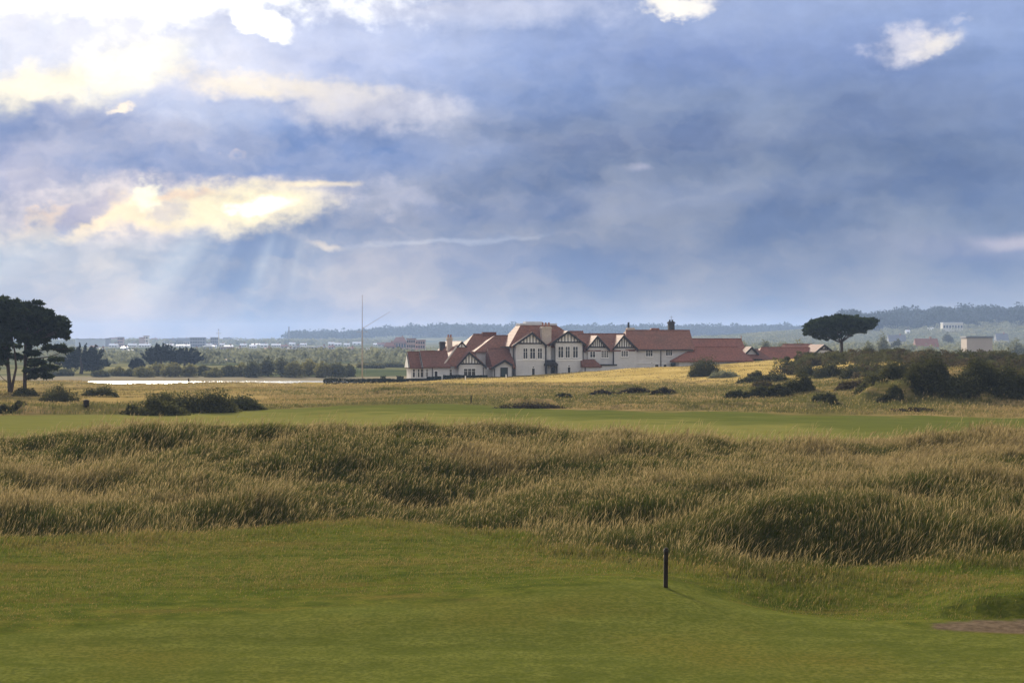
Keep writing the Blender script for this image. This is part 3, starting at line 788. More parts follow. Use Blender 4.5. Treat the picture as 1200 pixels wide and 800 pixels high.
def limb(mb, p0, p1, r0, r1, bend, r, n=5):
    p0 = np.array(p0, float); p1 = np.array(p1, float)
    off = r.normal(0, bend, 3)
    pts = []; rad = []
    for i in range(n):
        t = i / (n - 1)
        pts.append(p0 * (1 - t) + p1 * t + off * math.sin(math.pi * t)); rad.append(r0 * (1 - t) + r1 * t)
    mb.tube(pts, rad, 7)
def pine(px, py, label, clumps, trunks, seed, leaf=.34, per=420, cat='tree', name='pine_tree', group=None, mat='pine', dead=()):
    """clumps: (px, py, rx, rz) of needle masses seen in the photo, given real depth; trunks: list of pixel polylines"""
    p = hit(px, py); k = p[1] / F; r = np.random.default_rng(seed)
    root = empty(name, (p[0], p[1], p[2] - .05)); tag(root, label, cat, group)
    L = lambda x, y, d=0.0: np.array([(x - px) * k, d, (py - y) * k * (.965 if y < 420 else 1.0)])
    mb = MB(); ends = []
    for tr in trunks:
        pts = [L(q[0], q[1], q[3] if len(q) > 3 else 0) for q in tr]; mb.tube(pts, [q[2] * k for q in tr], 9); ends.append(pts)
    tk = mb.build('trunk', M['bark'], root, True)
    allp = np.vstack([np.array(e) for e in ends])
    mb = MB(); P = []
    for (cx, cy, rx, rz) in clumps:
        c = L(cx, cy); c[1] = r.normal(0, 1.0) * min(1.8, .6 * rx * k) + r.uniform(-1.2, 1.2)
        # branch from the nearest lower point of a trunk
        d = np.linalg.norm(allp - c + np.array([0, 0, 1.2]), axis=1) + 50 * (allp[:, 2] > c[2] - .1) ; s = allp[np.argmin(d)]
        limb(mb, s, c, max(.05, .022 * np.linalg.norm(c - s)), .025, .25, r)
        m = max(5, int(rx * rz * .17))
        for j in range(m):
            q = c + r.normal(0, .52, 3) * np.array([rx * k, rx * k * .8, rz * k]) + np.array([0, 0, .15 * rz * k])
            s2 = r.uniform(.22, .5) * (.6 + .4 * min(1, rx / 9))
            P.append(shell(q, (s2 * 1.5, s2 * 1.4, s2 * .6), int(per * s2 * .4), r, .1))
    if len(mb.v): mb.build('limb', M['bark'], root, True)
    link(bpy.data.objects.new('crown', leafmesh('crown', np.vstack(P), leaf, M[mat], r, elong=2.2, up=.8, lobe=np.concatenate([np.full(len(q), r.uniform(0, 1) ** 1.5) for q in P]))), root)
    if dead:
        mb = MB()
        for (x0, y0, x1, y1) in dead: limb(mb, L(x0, y0), L(x1, y1), .07, .02, .15, r)
        mb.build('bare_branch', M['bark'], root, True)
    return root
# two tall pines by the estuary, left edge
pine(11.5, 461, 'dark pine with a forked trunk at the left edge of the links',
     [(-4, 356, 8, 7), (8, 354, 7, 6), (0, 366, 12, 9), (14, 374, 9, 8), (4, 384, 11, 8), (-8, 374, 10, 9), (8, 396, 9, 6), (-2, 392, 11, 7), (16, 384, 7, 6), (0, 414, 9, 4), (-6, 362, 12, 10), (4, 354, 9, 7), (12, 350, 6, 5), (-8, 352, 9, 6), (16, 362, 9, 8), (2, 374, 12, 9), (-10, 382, 12, 8), (12, 386, 9, 6), (-4, 398, 12, 6), (8, 408, 9, 5), (-8, 416, 11, 5), (4, 424, 7, 3), (-14, 366, 10, 10), (-12, 400, 10, 6), (-6, 432, 8, 3)],
     [[(12, 462, 3.0), (11, 448, 2.3), (9.5, 430, 2.0), (8, 405, 1.7), (4, 380, 1.2), (2, 362, .6)], [(12.5, 461, 2.2), (16, 444, 1.5), (19, 430, 1.3), (17, 408, 1.0), (12, 385, .7)]], 71)
pine(29, 461, 'tall dark pine with one straight trunk and drooping lower branches',
     [(24, 360, 8, 7), (32, 368, 11, 8), (44, 368, 10, 7), (56, 374, 9, 6), (66, 379, 9, 6), (74, 384, 7, 5), (30, 380, 10, 8), (42, 384, 11, 7), (58, 390, 11, 4), (28, 392, 9, 6), (46, 392, 10, 4), (24, 370, 8, 7), (28, 362, 11, 8), (36, 358, 9, 6), (46, 362, 9, 6), (54, 368, 9, 6), (62, 370, 9, 6), (70, 377, 8, 6), (77, 381, 6, 6), (40, 374, 12, 8), (54, 382, 11, 6), (66, 388, 10, 4), (76, 390, 6, 3), (22, 378, 9, 7), (34, 392, 10, 5), (48, 398, 10, 3), (60, 404, 9, 2.5), (72, 408, 9, 2), (26, 402, 8, 4), (40, 412, 8, 2.2), (36, 424, 9, 2.5), (52, 424, 10, 1.8), (64, 421, 7, 1.6), (46, 434, 9, 2), (60, 430, 8, 1.6), (40, 440, 7, 1.6), (54, 440, 6, 1.4), (20, 416, 6, 3), (30, 354, 7, 4)],
     [[(29, 462, 2.6), (29, 445, 2.1), (29.5, 420, 1.9), (30, 395, 1.5), (33, 372, .9), (35, 360, .4)]], 72, dead=((31, 408, 84, 406), (31, 424, 70, 426)))
# the stone pine on the right
def stone_pine():
    px, py, Y = 985, 414, 305.0
    p = on(px, Y); k = Y / F; r = np.random.default_rng(77)
    root = empty('stone_pine', (p[0], p[1], p[2] - .1)); tag(root, 'umbrella shaped stone pine standing alone above the dark gorse', 'tree')
    top = lambda x, y: np.array([(x - 986) * k, 0, EYE + (400 - y) * k - p[2]])
    mb = MB()
    mb.tube([top(987.3, 418), top(987.5, 410), top(987.2, 402), top(987.3, 399)], [1.9 * k, 1.75 * k, 1.8 * k, 1.9 * k], 10)
    mb.build('trunk', M['bark'], root, True)
    mb = MB()
    for (x, y, d, r0) in [(984, 388, -.5, 1.1), (998, 388, .4, 1.15), (972, 389, .6, .8), (1010, 384, -.6, .8), (978, 384, -2.6, .8), (992, 382, 2.8, .8), (1003, 384, -2.2, .7), (962, 387, 1.0, .6), (986, 380, 0, .9), (968, 384, -2.2, .6)]:
        e = top(x, y) + np.array([0, d, 0]); s = top(987.3, 400)
        if x < 982: s = top(986.5, 401)
        limb(mb, s, e, r0 * k, .35 * k, .12, r, 6)
    mb.build('limb', M['bark'], root, True)
    P = []
    prof_t = pcurve([(941, 383.5), (944, 380), (950, 377), (958, 373), (968, 370.5), (980, 368.5), (990, 368.6), (1000, 370), (1010, 372.4), (1020, 373.5), (1027, 373), (1030, 376)])
    prof_b = pcurve([(941, 385), (944, 390), (950, 393), (958, 395.5), (968, 397.5), (976, 399), (982, 397), (990, 390), (996, 391), (1005, 391), (1014, 389), (1022, 384), (1027, 380.5), (1030, 377)])
    for i in range(560):
        x = r.uniform(944, 1027); q = r.uniform(0, 1) ** 1.6
        yt, yb = float(prof_t(x)), float(prof_b(x))
        hw = 5.6 * math.sqrt(max(.02, 1 - ((x - 985.5) / 45) ** 2))
        d = r.uniform(-1, 1); e = math.sqrt(1 - .85 * d * d)
        mid_ = yt * .4 + yb * .6
        y = mid_ + (yt - mid_) * e * (1 - q) + (yb - mid_) * q * e * .95
        c = top(985.5 + .95 * (x - 985.5), y) + np.array([0, d * hw, 0]); s2 = r.uniform(.22, .48)
        P.append(shell(c + r.normal(0, .12, 3), (s2 * 1.5, s2 * 1.5, s2 * .75), 52, r, .1))
    link(bpy.data.objects.new('crown', leafmesh('crown', np.vstack(P), .27, M['stone_pine'], r, elong=2.0, up=.9, lobe=np.concatenate([np.full(len(q), r.uniform(0, 1) ** 1.5) for q in P]))), root)
stone_pine()
# ------------------------------------------------------------------ gorse on the links
GL = [  # px, py, w, h, label
 (70, 470, 50, 19, 'dark gorse bush to the right of the two pines', 'gorse'),
 (121, 465, 44, 13, 'low dark gorse bush at the water side, right of the pines', 'gorse'),
 (28, 464, 34, 10, 'low scrubby bush at the foot of the two pines', 'gorse'),
 (4, 484, 24, 10, 'dark gorse bush cut by the left picture edge', 'gorse'),
 (20, 478, 24, 8, 'small dark gorse bush below the pines', 'gorse'),
 (182, 483, 76, 17, 'left lower end of the big gorse clump above the fairway', 'gorse'),
 (216, 483, 86, 21, 'middle bush of the big gorse clump above the fairway', 'gorse'),
 (250, 483, 88, 26, 'tallest bush of the big gorse clump above the fairway', 'gorse'),
 (286, 480, 60, 17, 'olive bush trailing off the right end of the big gorse clump', 'gorse_pale')]
for i, (px, py, w, h, lb, mt) in enumerate(GL):
    bush('gorse_bush', px, py, w, h, M[mt], lb, 'gorse', 'gorse bushes on the left of the links', 6000 if w > 55 else 3000, .15, 22 if w > 55 else 13, i, spiky=.2)
GR = [
 (824, 441, 38, 23, 'olive thorn bush standing alone in the golden grass below the red roofs', 'gorse_pale'),
 (846, 442, 34, 9, 'low grey green shrub spilling right from the lone thorn bush', 'willow'),
 (878, 448, 36, 8, 'low dark gorse mat farthest left in the right-hand thicket', 'gorse'),
 (884, 444, 22, 10, 'small dark gorse tuft on top of the low mat', 'gorse'),
 (905, 446, 40, 9, 'flat dark gorse right of the small tuft', 'gorse'),
 (922, 437, 20, 15, 'upright dark gorse bush with ragged top below the long low roof', 'gorse'),
 (866, 466, 34, 9, 'low dark gorse at the near left corner of the thicket', 'gorse'),
 (890, 465, 44, 14, 'spreading dark gorse in the nearest row of the thicket', 'gorse'),
 (913, 464, 30, 15, 'rounded dark gorse in the nearest row, beside the tallest one', 'gorse'),
 (936, 459, 42, 22, 'tall round dark gorse at the right end of the nearest row', 'gorse'),
 (893, 455, 34, 9, 'grey brown low shrub behind the nearest gorse row', 'brown_scrub'),
 (966, 471, 34, 11, 'grey green low shrub in front of the thicket', 'gorse_pale'),
 (946, 441, 30, 14, 'dark gorse bush left of the stone pine', 'gorse'),
 (975, 441, 46, 18, 'broad dark gorse directly under the stone pine', 'gorse'),
 (1010, 441, 48, 20, 'dark gorse just right of the stone pine', 'gorse'),
 (985, 421, 40, 11, 'brownish scrub around the foot of the stone pine', 'brown_scrub'),
 (1016, 421, 34, 15, 'mixed green bush behind the gorse, right of the stone pine trunk', 'gorse_pale'),
 (1048, 420, 40, 18, 'brownish olive bush at the top of the thicket', 'brown_scrub'),
 (1050, 442, 52, 20, 'dark gorse beside the bare sandy gap', 'gorse'),
 (1045, 466, 34, 12, 'dark gorse at the crest of the near grass mound', 'gorse'),
 (1090, 452, 70, 30, 'large dark gorse behind the near grass mound', 'gorse'),
 (1135, 462, 84, 31, 'largest dark gorse mass on the right', 'gorse'),
 (1185, 464, 74, 35, 'tall dark gorse at the right picture edge', 'gorse'),
 (1085, 428, 60, 15, 'rusty brown scrub along the top of the thicket', 'brown_scrub'),
 (1130, 427, 70, 17, 'olive brown scrub along the skyline of the thicket', 'gorse_pale'),
 (1180, 428, 60, 18, 'dark olive scrub on the skyline at the right edge', 'gorse'),
 (1096, 405, 0, 0, '', ''),
 (1022, 452, 40, 12, 'low dark gorse between the near mound and the stone pine', 'gorse'),
 (996, 455, 36, 9, 'low heathery shrub in front of the gorse under the stone pine', 'brown_scrub')]
for i, (px, py, w, h, lb, mt) in enumerate(GR):
    if not w: continue
    Y = None
    bush('gorse_bush', px, py, w, h, M[mt], lb, 'thorn bush' if 'thorn' in lb else ('gorse' if 'gorse' in lb else 'shrub'), 'gorse and scrub on the right of the links', int(1500 + w * h * 4.6), .16, 10 + w // 4, 40 + i, spiky=.18)
def thicket():
    r = np.random.default_rng(140); P = []
    c0 = on(1110, 245)
    for i in range(300):
        u = r.uniform(912, 1300); Y = r.uniform(204 + 16 * math.sin(u * .031), 300)
        if u < 1000 and Y < 250: continue
        x = (u - 600) / F * Y
        pyg = 400 + (EYE - G(x, Y)) * F / Y
        if 1012 < u < 1075 and 427 < pyg < 440: continue
        if fbm(np.array([x * .09]), np.array([Y * .06]), 141, 3)[0] < -.38: continue
        h = r.uniform(.7, 1.9); w = r.uniform(1.6, 3.2)
        q = np.vstack([skirt((x, Y, h * .4), (w * .6, w * .6, h * .6), 330, r, .6)] + [shell((x + r.normal(0, .4 * w), Y + r.normal(0, .4 * w), h * r.uniform(.7, 1.05)), (.22 * w, .22 * w, .25), 40, r, .3) for _ in range(3)])
        q[:, 2] = np.maximum(q[:, 2], r.uniform(0, .15, len(q))) + ground(q[:, 0], q[:, 1])
        P.append(q)
    pick = r.uniform(0, 1, len(P)) < .62
    for nm, mt, lb, sel in (('gorse_thicket', 'gorse', 'dense low thicket of dark gorse running together over the right-hand rise', pick), ('scrub_thicket', 'brown_scrub', 'brownish bramble and heather scrub tangled through the right-hand gorse thicket', ~pick)):
        Q = [q for q, k in zip(P, sel) if k]
        lob = np.concatenate([np.full(len(q), r.uniform(0, 1) ** 1.4) for q in Q])
        o = link(bpy.data.objects.new(nm, leafmesh(nm, np.vstack(Q) - np.array(c0), .2, M[mt], r, elong=1.4, lobe=lob))); o.location = c0
        tag(o, lb, 'thicket', kind='stuff')
thicket()
# heather tufts among the rough grass; two dark strips stand in for bank shade
for i, (px, py, w, h, lb) in enumerate([(624, 478, 78, 8, 'dark heather strip standing in for shade on the bank above the middle fairway'), (705, 462, 40, 7, 'grey green tussock left of the dark heather in the rough'), (745, 460, 40, 9, 'dark heather clump in the rough below the gable windows'), (778, 461, 36, 9, 'right-hand dark heather clump in the rough below the long roof'), (660, 466, 20, 7, 'small grey green tussock in the middle of the rough'), (1070, 482, 70, 6, 'dark heather added for the shade under the lee of the near grass mound')]):
    bush('heather', px, py, w, h, M['heather' if 'dark' in lb else 'gorse_pale'], lb, 'heather' if 'heather' in lb else 'tussock', None, 1700, .13, 18, 90 + i, depth=.45, lumps=.7)

# ------------------------------------------------------------------ beyond the water
def tree_at(px, Y, h, w, mat, label, group, seed, n=900, leaf=.55, lobes=9, name='bushy_tree', shape='round', base=None, cat='tree'):
    p = on(px, Y); r = np.random.default_rng(3000 + seed)
    pts = []
    for i in range(lobes):
        a = r.uniform(0, 2 * np.pi); q = math.sqrt(r.uniform(0, 1)) * .7
        cx, cy = math.cos(a) * q * w * .5, math.sin(a) * q * w * .5
        top = h * (1 - .5 * q * q) * r.uniform(.72, 1.0)
        if i == 0: cx = cy = 0; top = h
        rx = w * r.uniform(.16, .27); rz = max(top * .34, .3)
        pts.append(shell((cx, cy, top - rz), (rx, rx, rz), n // lobes, r, .55))
        pts.append(shell((cx * 1.05, cy * 1.05, top * .35), (rx, rx, top * .35), n // lobes // 2, r, .55))
    lob = np.concatenate([np.full(len(q), r.uniform(0, 1) * (1.0 if i % 2 == 0 else .35)) for i, q in enumerate(pts)])  # upper lobes tinted lighter, lower darker: sunlit tops painted into the tint
    P = np.vstack(pts); P[:, 2] = np.maximum(P[:, 2], r.uniform(0, .1 * h, len(P)))
    root = empty(name, (p[0], p[1], p[2] - .1)); tag(root, label, cat, group)
    link(bpy.data.objects.new('crown', leafmesh('crown', P, leaf, M[mat], r, lobe=lob)), root)
    mb = MB(); mb.tube([(0, 0, -.3), (.02 * w, 0, h * .35), (-.02 * w, .02 * w, h * .7)], [.035 * h, .028 * h, .012 * h], 6)
    mb.tube([(0, 0, h * .3), (.18 * w, .1 * w, h * .6)], [.02 * h, .008 * h], 5); mb.tube([(0, 0, h * .25), (-.2 * w, -.05 * w, h * .58)], [.02 * h, .008 * h], 5)
    mb.build('trunk', M['bark'], root)
    return root
def cypress_clump(px, py0, w, h, Y, label, seed, slant=1.0):
    """wind-shaped cypress: fans of upswept plumes"""
    p = on(px, Y); k = Y / F; r = np.random.default_rng(seed); w *= k
    base = EYE - (py0 - 400) * k; H_ = h * k
    root = empty('cypress_tree', (p[0], p[1], p[2] - .1)); tag(root, label, 'tree', 'dark cypresses beyond the water')
    z0 = max(base - p[2], 0)
    P = []; mb = MB()
    for i in range(75):
        t = r.uniform(-1, 1); s = np.array([t * w * .30, r.uniform(-.25, .25) * w, z0 + r.uniform(.02, .3) * H_])
        ht = H_ * (1 - .62 * t * t) * r.uniform(.7, 1.04)
        e = np.array([t * w * .52 + r.normal(.04, .05) * w * slant, s[1] * 1.3 + r.normal(0, .05) * w, z0 + ht])
        for q in np.linspace(.15, 1, 9):
            c = s * (1 - q) + e * q; c[2] += .06 * H_ * math.sin(q * 3)
            P.append(shell(c, (.055 * w * (1.15 - q * .8), .05 * w, .085 * H_ * (1.1 - .6 * q)), 11, r, .2))
    link(bpy.data.objects.new('crown', leafmesh('crown', np.vstack(P), .42, M['cypress'], r, elong=1.7, up=.8)), root)
    mb.tube([(0, 0, -.3), (.02 * w, 0, z0 + .2 * H_), (-.02 * w, 0, z0 + .6 * H_)], [.06 * H_ + .1, .05 * H_ + .06, .06], 7)
    mb.build('trunk', M['bark'], root, True)
cypress_clump(188, 428, 44, 25, 585, 'dark spiky cypress behind the green thicket, left of a pair', 501)
cypress_clump(216, 428, 36, 21, 592, 'dark cypress leaning right, right of a pair behind the thicket', 502, 2.2)
cypress_clump(95, 441, 52, 34, 520, 'dark cypress with open layered crown right of the tall pines', 503, 1.5)
cypress_clump(160, 436, 18, 14, 570, 'small dark cypress at the left foot of the spiky pair', 504)
rs = np.random.default_rng(5)
WTREE = []
def rowtrees():
    grp = 'scrub trees along the far shore'
    L = [(55, 8, 'scrub_dark', 25), (75, 9, 'scrub_dark', 22), (118, 9, 'scrub_dark', 20), (138, 12, 'scrub', 18), (152, 10, 'scrub_dark', 18),
         (168, 14, 'scrub', 24), (184, 17, 'scrub', 26), (203, 18, 'scrub', 26), (222, 17, 'scrub', 22), (238, 14, 'scrub_dark', 20), (252, 13, 'scrub', 22), (268, 15, 'scrub_dark', 20), (283, 17, 'scrub', 20), (297, 21, 'scrub_dark', 20),
         (314, 24, 'scrub_dark', 24), (330, 24, 'scrub_dark', 24), (346, 21, 'scrub', 22), (362, 22, 'scrub', 24), (379, 21, 'scrub', 22), (396, 20, 'scrub_dark', 24), (409, 16, 'scrub_dark', 14)]
    words = ['low', 'rounded', 'broad', 'ragged', 'dense', 'bushy', 'lumpy']
    for i, (px, hp, mt, wp) in enumerate(L):
        Y = 489 + 7 * math.sin(i * 2.3); k = Y / F
        lb = '%s %s scrub tree, number %s from the left in the far shore row' % (words[i % 7], 'dark' if 'dark' in mt else 'olive green', ORD[i])
        tree_at(px, Y, hp * k, wp * k * 1.15, mt, lb, grp, i, 1500, .5, 12, 'scrub_tree')
ORD = ['one', 'two', 'three', 'four', 'five', 'six', 'seven', 'eight', 'nine', 'ten', 'eleven', 'twelve', 'thirteen', 'fourteen', 'fifteen', 'sixteen', 'seventeen', 'eighteen', 'nineteen', 'twenty', 'twenty-one', 'twenty-two', 'twenty-three', 'twenty-four', 'twenty-five', 'twenty-six', 'twenty-seven', 'twenty-eight', 'twenty-nine', 'thirty']
rowtrees()
# a second, looser belt and single trees behind (px, py of the crown top, crown width px, distance)
BELT = [(95, 414, 24, 720, 'willow', 'pale hazy tree behind the open cypress'), (128, 421, 16, 700, 'willow', 'pale hazy tree right of the open cypress'), (146, 416, 18, 760, 'willow', 'pale hazy tree left of the spiky cypress pair'),
 (245, 414, 24, 740, 'willow', 'pale hazy tree just right of the cypress pair'), (275, 416, 22, 760, 'willow', 'grey green tree below the white far houses'), (298, 411, 22, 740, 'willow', 'pale hazy tree above the middle of the shore scrub'), (318, 411, 26, 780, 'willow', 'pale broad hazy tree left of the striped cream block'),
 (345, 409, 26, 800, 'scrub_dark', 'dark hazy tree in front of the striped cream block'), (375, 411, 26, 790, 'willow', 'grey green tree right of the striped cream block'), (400, 410, 24, 800, 'willow', 'pale tree left of the tall flagpole'), (425, 413, 22, 760, 'scrub', 'green tree behind the tall flagpole'), (448, 414, 22, 800, 'scrub', 'green tree right of the tall flagpole'),
 (468, 406, 20, 900, 'scrub_dark', 'dark round tree in front of the brick buildings'), (440, 428, 30, 600, 'scrub_dark', 'low dark tree behind the long hedge'), (462, 430, 26, 620, 'scrub_dark', 'low dark tree near the left end of the clubhouse'), (424, 430, 20, 610, 'scrub', 'low green tree at the foot of the flagpole'),
 (896, 394, 22, 620, 'willow', 'pale grey green tree behind the gap in the red roofs'), (918, 398, 26, 640, 'willow', 'pale hazy tree behind the long low roof'), (936, 396, 20, 660, 'scrub', 'green hazy tree left of the stone pine crown'), (872, 399, 16, 700, 'scrub', 'hazy tree behind the low red roof end'),
 (1018, 398, 22, 520, 'willow', 'pale grey willow right of the stone pine'), (1033, 386, 20, 640, 'willow', 'taller pale hazy tree right of the stone pine crown'), (1110, 389, 18, 1500, 'scrub_dark', 'dark hazy tree below the long white house on the hill'), (1065, 401, 40, 900, 'willow', 'pale hazy trees of a far field edge'),
 (1150, 408, 12, 420, 'scrub_dark', 'small dark tree in front of the pale shed'), (1190, 394, 26, 700, 'willow', 'pale tree at the right edge above the gorse'), (1090, 403, 24, 700, 'scrub', 'green tree behind the gorse skyline'), (1052, 396, 16, 1000, 'scrub_dark', 'grey hazy tree between the stone pine and the shed')]
for i, (px, pt, wp, Y, mt, lb) in enumerate(BELT):
    k = Y / F; z = EYE - (pt - 400) * k; h = max(z - G((px - 600) * k, Y), 2.0)
    tree_at(px, Y, h, wp * k, mt, lb, 'hazy trees of the middle distance', 60 + i, 1100, .0011 * Y, 11, 'broadleaf_tree')
# far-off woods that read as one mass
def wood(name, label, spots, size, seed, mat='wood', n=60):
    r = np.random.default_rng(seed); P = []
    A = np.array(spots); Z = ground(A[:, 0], A[:, 1])
    for (x, y, h, w), z in zip(spots, Z):
        P.append(shell((x, y, z + h * .55), (w * .5, w * .5, h * .5), n, r, .55))
        P.append(shell((x + r.normal(0, w * .25), y, z + h * .7), (w * .3, w * .3, h * .35), n // 2, r, .5))
    lob = np.concatenate([np.full(len(q), r.uniform(0, 1)) for q in P])
    o = link(bpy.data.objects.new(name, leafmesh(name, np.vstack(P), size, M[mat], r, lobe=lob))); tag(o, label, 'wood', kind='stuff')
def hillwood():
    r = np.random.default_rng(91)
    S = []
    for i in range(900):
        y = r.uniform(2130, 2460); u = r.uniform(985, 1300); x = (u - 600) / F * y
        if y < 2260 and r.uniform() < .55: continue
        h = r.uniform(8, 15) * (1 + .35 * fbm(np.array([x * .02]), np.array([0.]), 7, 2)[0]); S.append((x, y, h * r.uniform(.8, 1.5), r.uniform(14, 34)))
    wood('hill_wood', 'dark blue wood crowning the hill on the right skyline', S, 3.4, 92)
    S = []
    for i in range(1500):
        y = r.uniform(3350, 3800); u = r.uniform(340, 1040); x = (u - 600) / F * y
        h = r.uniform(9, 16) * (1 + .5 * fbm(np.array([x * .006]), np.array([0.]), 9, 3)[0]); S.append((x, y, h * r.uniform(.7, 1.5), r.uniform(18, 46)))
    wood('ridge_wood', 'hazy blue wood along the low ridge behind the clubhouse', S, 5.0, 93, n=44)
    S = []
    for i in range(520):
        y = r.uniform(2450, 3300); u = r.uniform(-60, 480); x = (u - 600) / F * y
        S.append((x, y, r.uniform(5, 9), r.uniform(12, 26)))
    wood('town_trees', 'hazy grey green trees scattered among the far town houses', S, 3.0, 94, 'willow', 34)
    S = []
    for i in range(380):
        y = r.uniform(650, 1150); u = r.uniform(40, 500); x = (u - 600) / F * y
        h = EYE - (r.uniform(408, 421) - 400) / F * y + 2.6
        if h > 1.2: S.append((x, y, h, r.uniform(5, 14)))
    for i in range(1200):
        y = math.sqrt(r.uniform(700 ** 2, 2150 ** 2)); u = r.uniform(820, 1260); x = (u - 600) / F * y
        S.append((x, y, r.uniform(3, 8), r.uniform(8, 24)))
    wood('plain_trees', 'hazy hedges and thickets of the plain beyond the shore', S, 1.6, 95, 'willow', 40)
hillwood()
# ------------------------------------------------------------------ clubhouse
TH = R(12.0); CT, ST = math.cos(TH), math.sin(TH)
X0, Y0 = .33, 330.0; Z0 = -.25
CH = empty('clubhouse', (X0, Y0, Z0), TH)
tag(CH, 'long white clubhouse with red tiled roofs, half-timbered gables and tall chimneys', 'clubhouse')
def sx(px, d=0.0):
    k = (px - 600) / F
    return (k * (Y0 + d * CT) - X0 + d * ST) / (CT - k * ST)
def sz(py, s=0.0, d=0.0): return EYE - (py - 400) / F * (Y0 + s * ST + d * CT) - Z0
class Bld:
    def __init__(s, root): s.root = root
    def wall(s, p0, p1, pe, d0, d1, mat='render', bottom=-1.5, name='wall'):
        a, b = sx(p0, d0), sx(p1, d0); z = sz(pe, (a + b) / 2, d0)
        return MB().box(a, b, d0, d1, bottom, z).build(name, M[mat], s.root)
    def gable(s, p0, p1, papex, py_e, py_r, d0, d1, wd0=None, wp=None, wall=True, mat='roof', ov=.45, th=.28, timber=True, bars=7, py_t=None, bottom=-1.5, panel='white', pe2=None):
        """gable end facing the viewer: eaves at p0/p1 (px), apex px, front of the roof at d0"""
        wd0 = d0 + ov if wd0 is None else wd0
        a, b, m = sx(p0, d0), sx(p1, d0), sx(papex, d0)
        ze, zr = sz(py_e, m, d0), sz(py_r, m, d0); ze2 = ze if pe2 is None else sz(pe2, m, d0)
        top = [(a, ze), (m, zr), (b, ze2)]
        sl = math.hypot(m - a, zr - ze) / max(m - a, .1) * th; sr = math.hypot(b - m, zr - ze2) / max(b - m, .1) * th
        s_ = max(sl, sr)
        prof = [(a, ze), (m, zr), (b, ze2), (b, ze2 - s_), (m, zr - s_), (a, ze - s_)]
        # the slab is concave: build it as its two slopes
        MB().prism([(a, ze), (m, zr), (m, zr - s_), (a, ze - s_)], d0, d1).prism([(m + .001, zr), (b, ze2), (b, ze2 - s_), (m + .001, zr - s_)], d0, d1).build('roof', M[mat], s.root)
        # dark bargeboards just proud of the roof edge
        bw = .34
        MB().prism([(a - .05, ze + .02), (m, zr + .03), (m, zr - bw * 1.3), (a + .12, ze - bw)], d0 - .10, d0 - .004).prism([(m + .001, zr + .03), (b + .05, ze2 + .02), (b - .12, ze2 - bw), (m + .001, zr - bw * 1.3)], d0 - .10, d0 - .004).build('bargeboard', M['timber'], s.root)
        if wall:
            wa, wb = (sx(wp[0], wd0), sx(wp[1], wd0)) if wp else (a + ov, b - ov)
            def zl(x): return (ze + (zr - ze) * (x - a) / (m - a) if x < m else ze2 + (zr - ze2) * (b - x) / (b - m)) - s_ + .02
            MB().prism([(wa, bottom), (wb, bottom), (wb, zl(wb)), (m, zl(m)), (wa, zl(wa))], wd0, wd0 + 2.5).build('wall', M['render'], s.root)
            if timber:
                zt = sz(py_t, m, wd0)
                def zz(x): return zl(x) - .06
                # level at which the sloping soffit meets zt
                la = a + (m - a) * max(0, (zt + s_ - ze)) / (zr - ze); lb = b - (b - m) * max(0, (zt + s_ - ze2)) / (zr - ze2)
                la = max(la, wa); lb = min(lb, wb)
                MB().prism([(la + .05, zt), (lb - .05, zt), (m, zz(m))], wd0 - .02, wd0 + .3).build('gable_panel', M[panel], s.root)
                mb = MB(); mb.box(la, lb, wd0 - .10, wd0 - .024, zt - .12, zt + .14)
                for i in range(bars):
                    x = la + (lb - la) * (i + 1) / (bars + 1)
                    if zz(x) - zt > .2: mb.box(x - .085, x + .085, wd0 - .08, wd0 - .024, zt + .141, zz(x))
                mb.build('timber', M['timber'], s.root)
    def roof_s(s, p0, p1, py_e, py_r, de, dr, db=None, mat='roof', hipl=None, hipr=None, th=.25, ov=.0, ze=None, zr=None):
        """roof with its ridge along the facade. p0,p1: eave ends (px at de); hipl/hipr: ridge ends (px at dr) or None for a gable end"""
        db = dr + (dr - de) if db is None else db
        a, b = sx(p0, de), sx(p1, de)
        ra = a if hipl is None else sx(hipl, dr); rb = b if hipr is None else sx(hipr, dr)
        mid = (a + b) / 2
        ze = sz(py_e, mid, de) if ze is None else ze
        zr = sz(py_r, (ra + rb) / 2, dr) if zr is None else zr
        v = [(a, de, ze), (b, de, ze), (b, db, ze), (a, db, ze), (ra, dr, zr), (rb, dr, zr), (a, de, ze - th), (b, de, ze - th), (b, db, ze - th), (a, db, ze - th)]
        f = [(0, 1, 5, 4), (1, 2, 5), (2, 3, 4, 5), (3, 0, 4), (6, 7, 1, 0), (7, 8, 2, 1), (8, 9, 3, 2), (9, 6, 0, 3), (9, 8, 7, 6)]
        o = MB().add(v, f).build('roof', M[mat], s.root)
        # ridge tiles
        n = MB().tube([(ra, dr, zr + .02), (rb, dr, zr + .02)], .13, 6).build('ridge_tiles', M[mat], o)
        return dict(a=a, b=b, ra=ra, rb=rb, ze=ze, zr=zr)
    def window(s, p0, p1, y0, y1, d, lights=1, bars=1, arch=False, frame='white', name='window', fr=.085, sill=True):
        a, b = sx(p0, d), sx(p1, d); m = (a + b) / 2; z1, z0 = sz(y0, m, d), sz(y1, m, d)
        mb = MB()
        mb.box(a - fr, a, d - .07, d + .1, z0 - fr, z1 + fr).box(b, b + fr, d - .07, d + .1, z0 - fr, z1 + fr)
        mb.box(a, b, d - .07, d + .1, z1, z1 + fr).box(a, b, d - .07, d + .1, z0 - fr, z0)
        for i in range(1, lights):
            x = a + (b - a) * i / lights; mb.box(x - .042, x + .042, d - .06, d + .1, z0, z1)
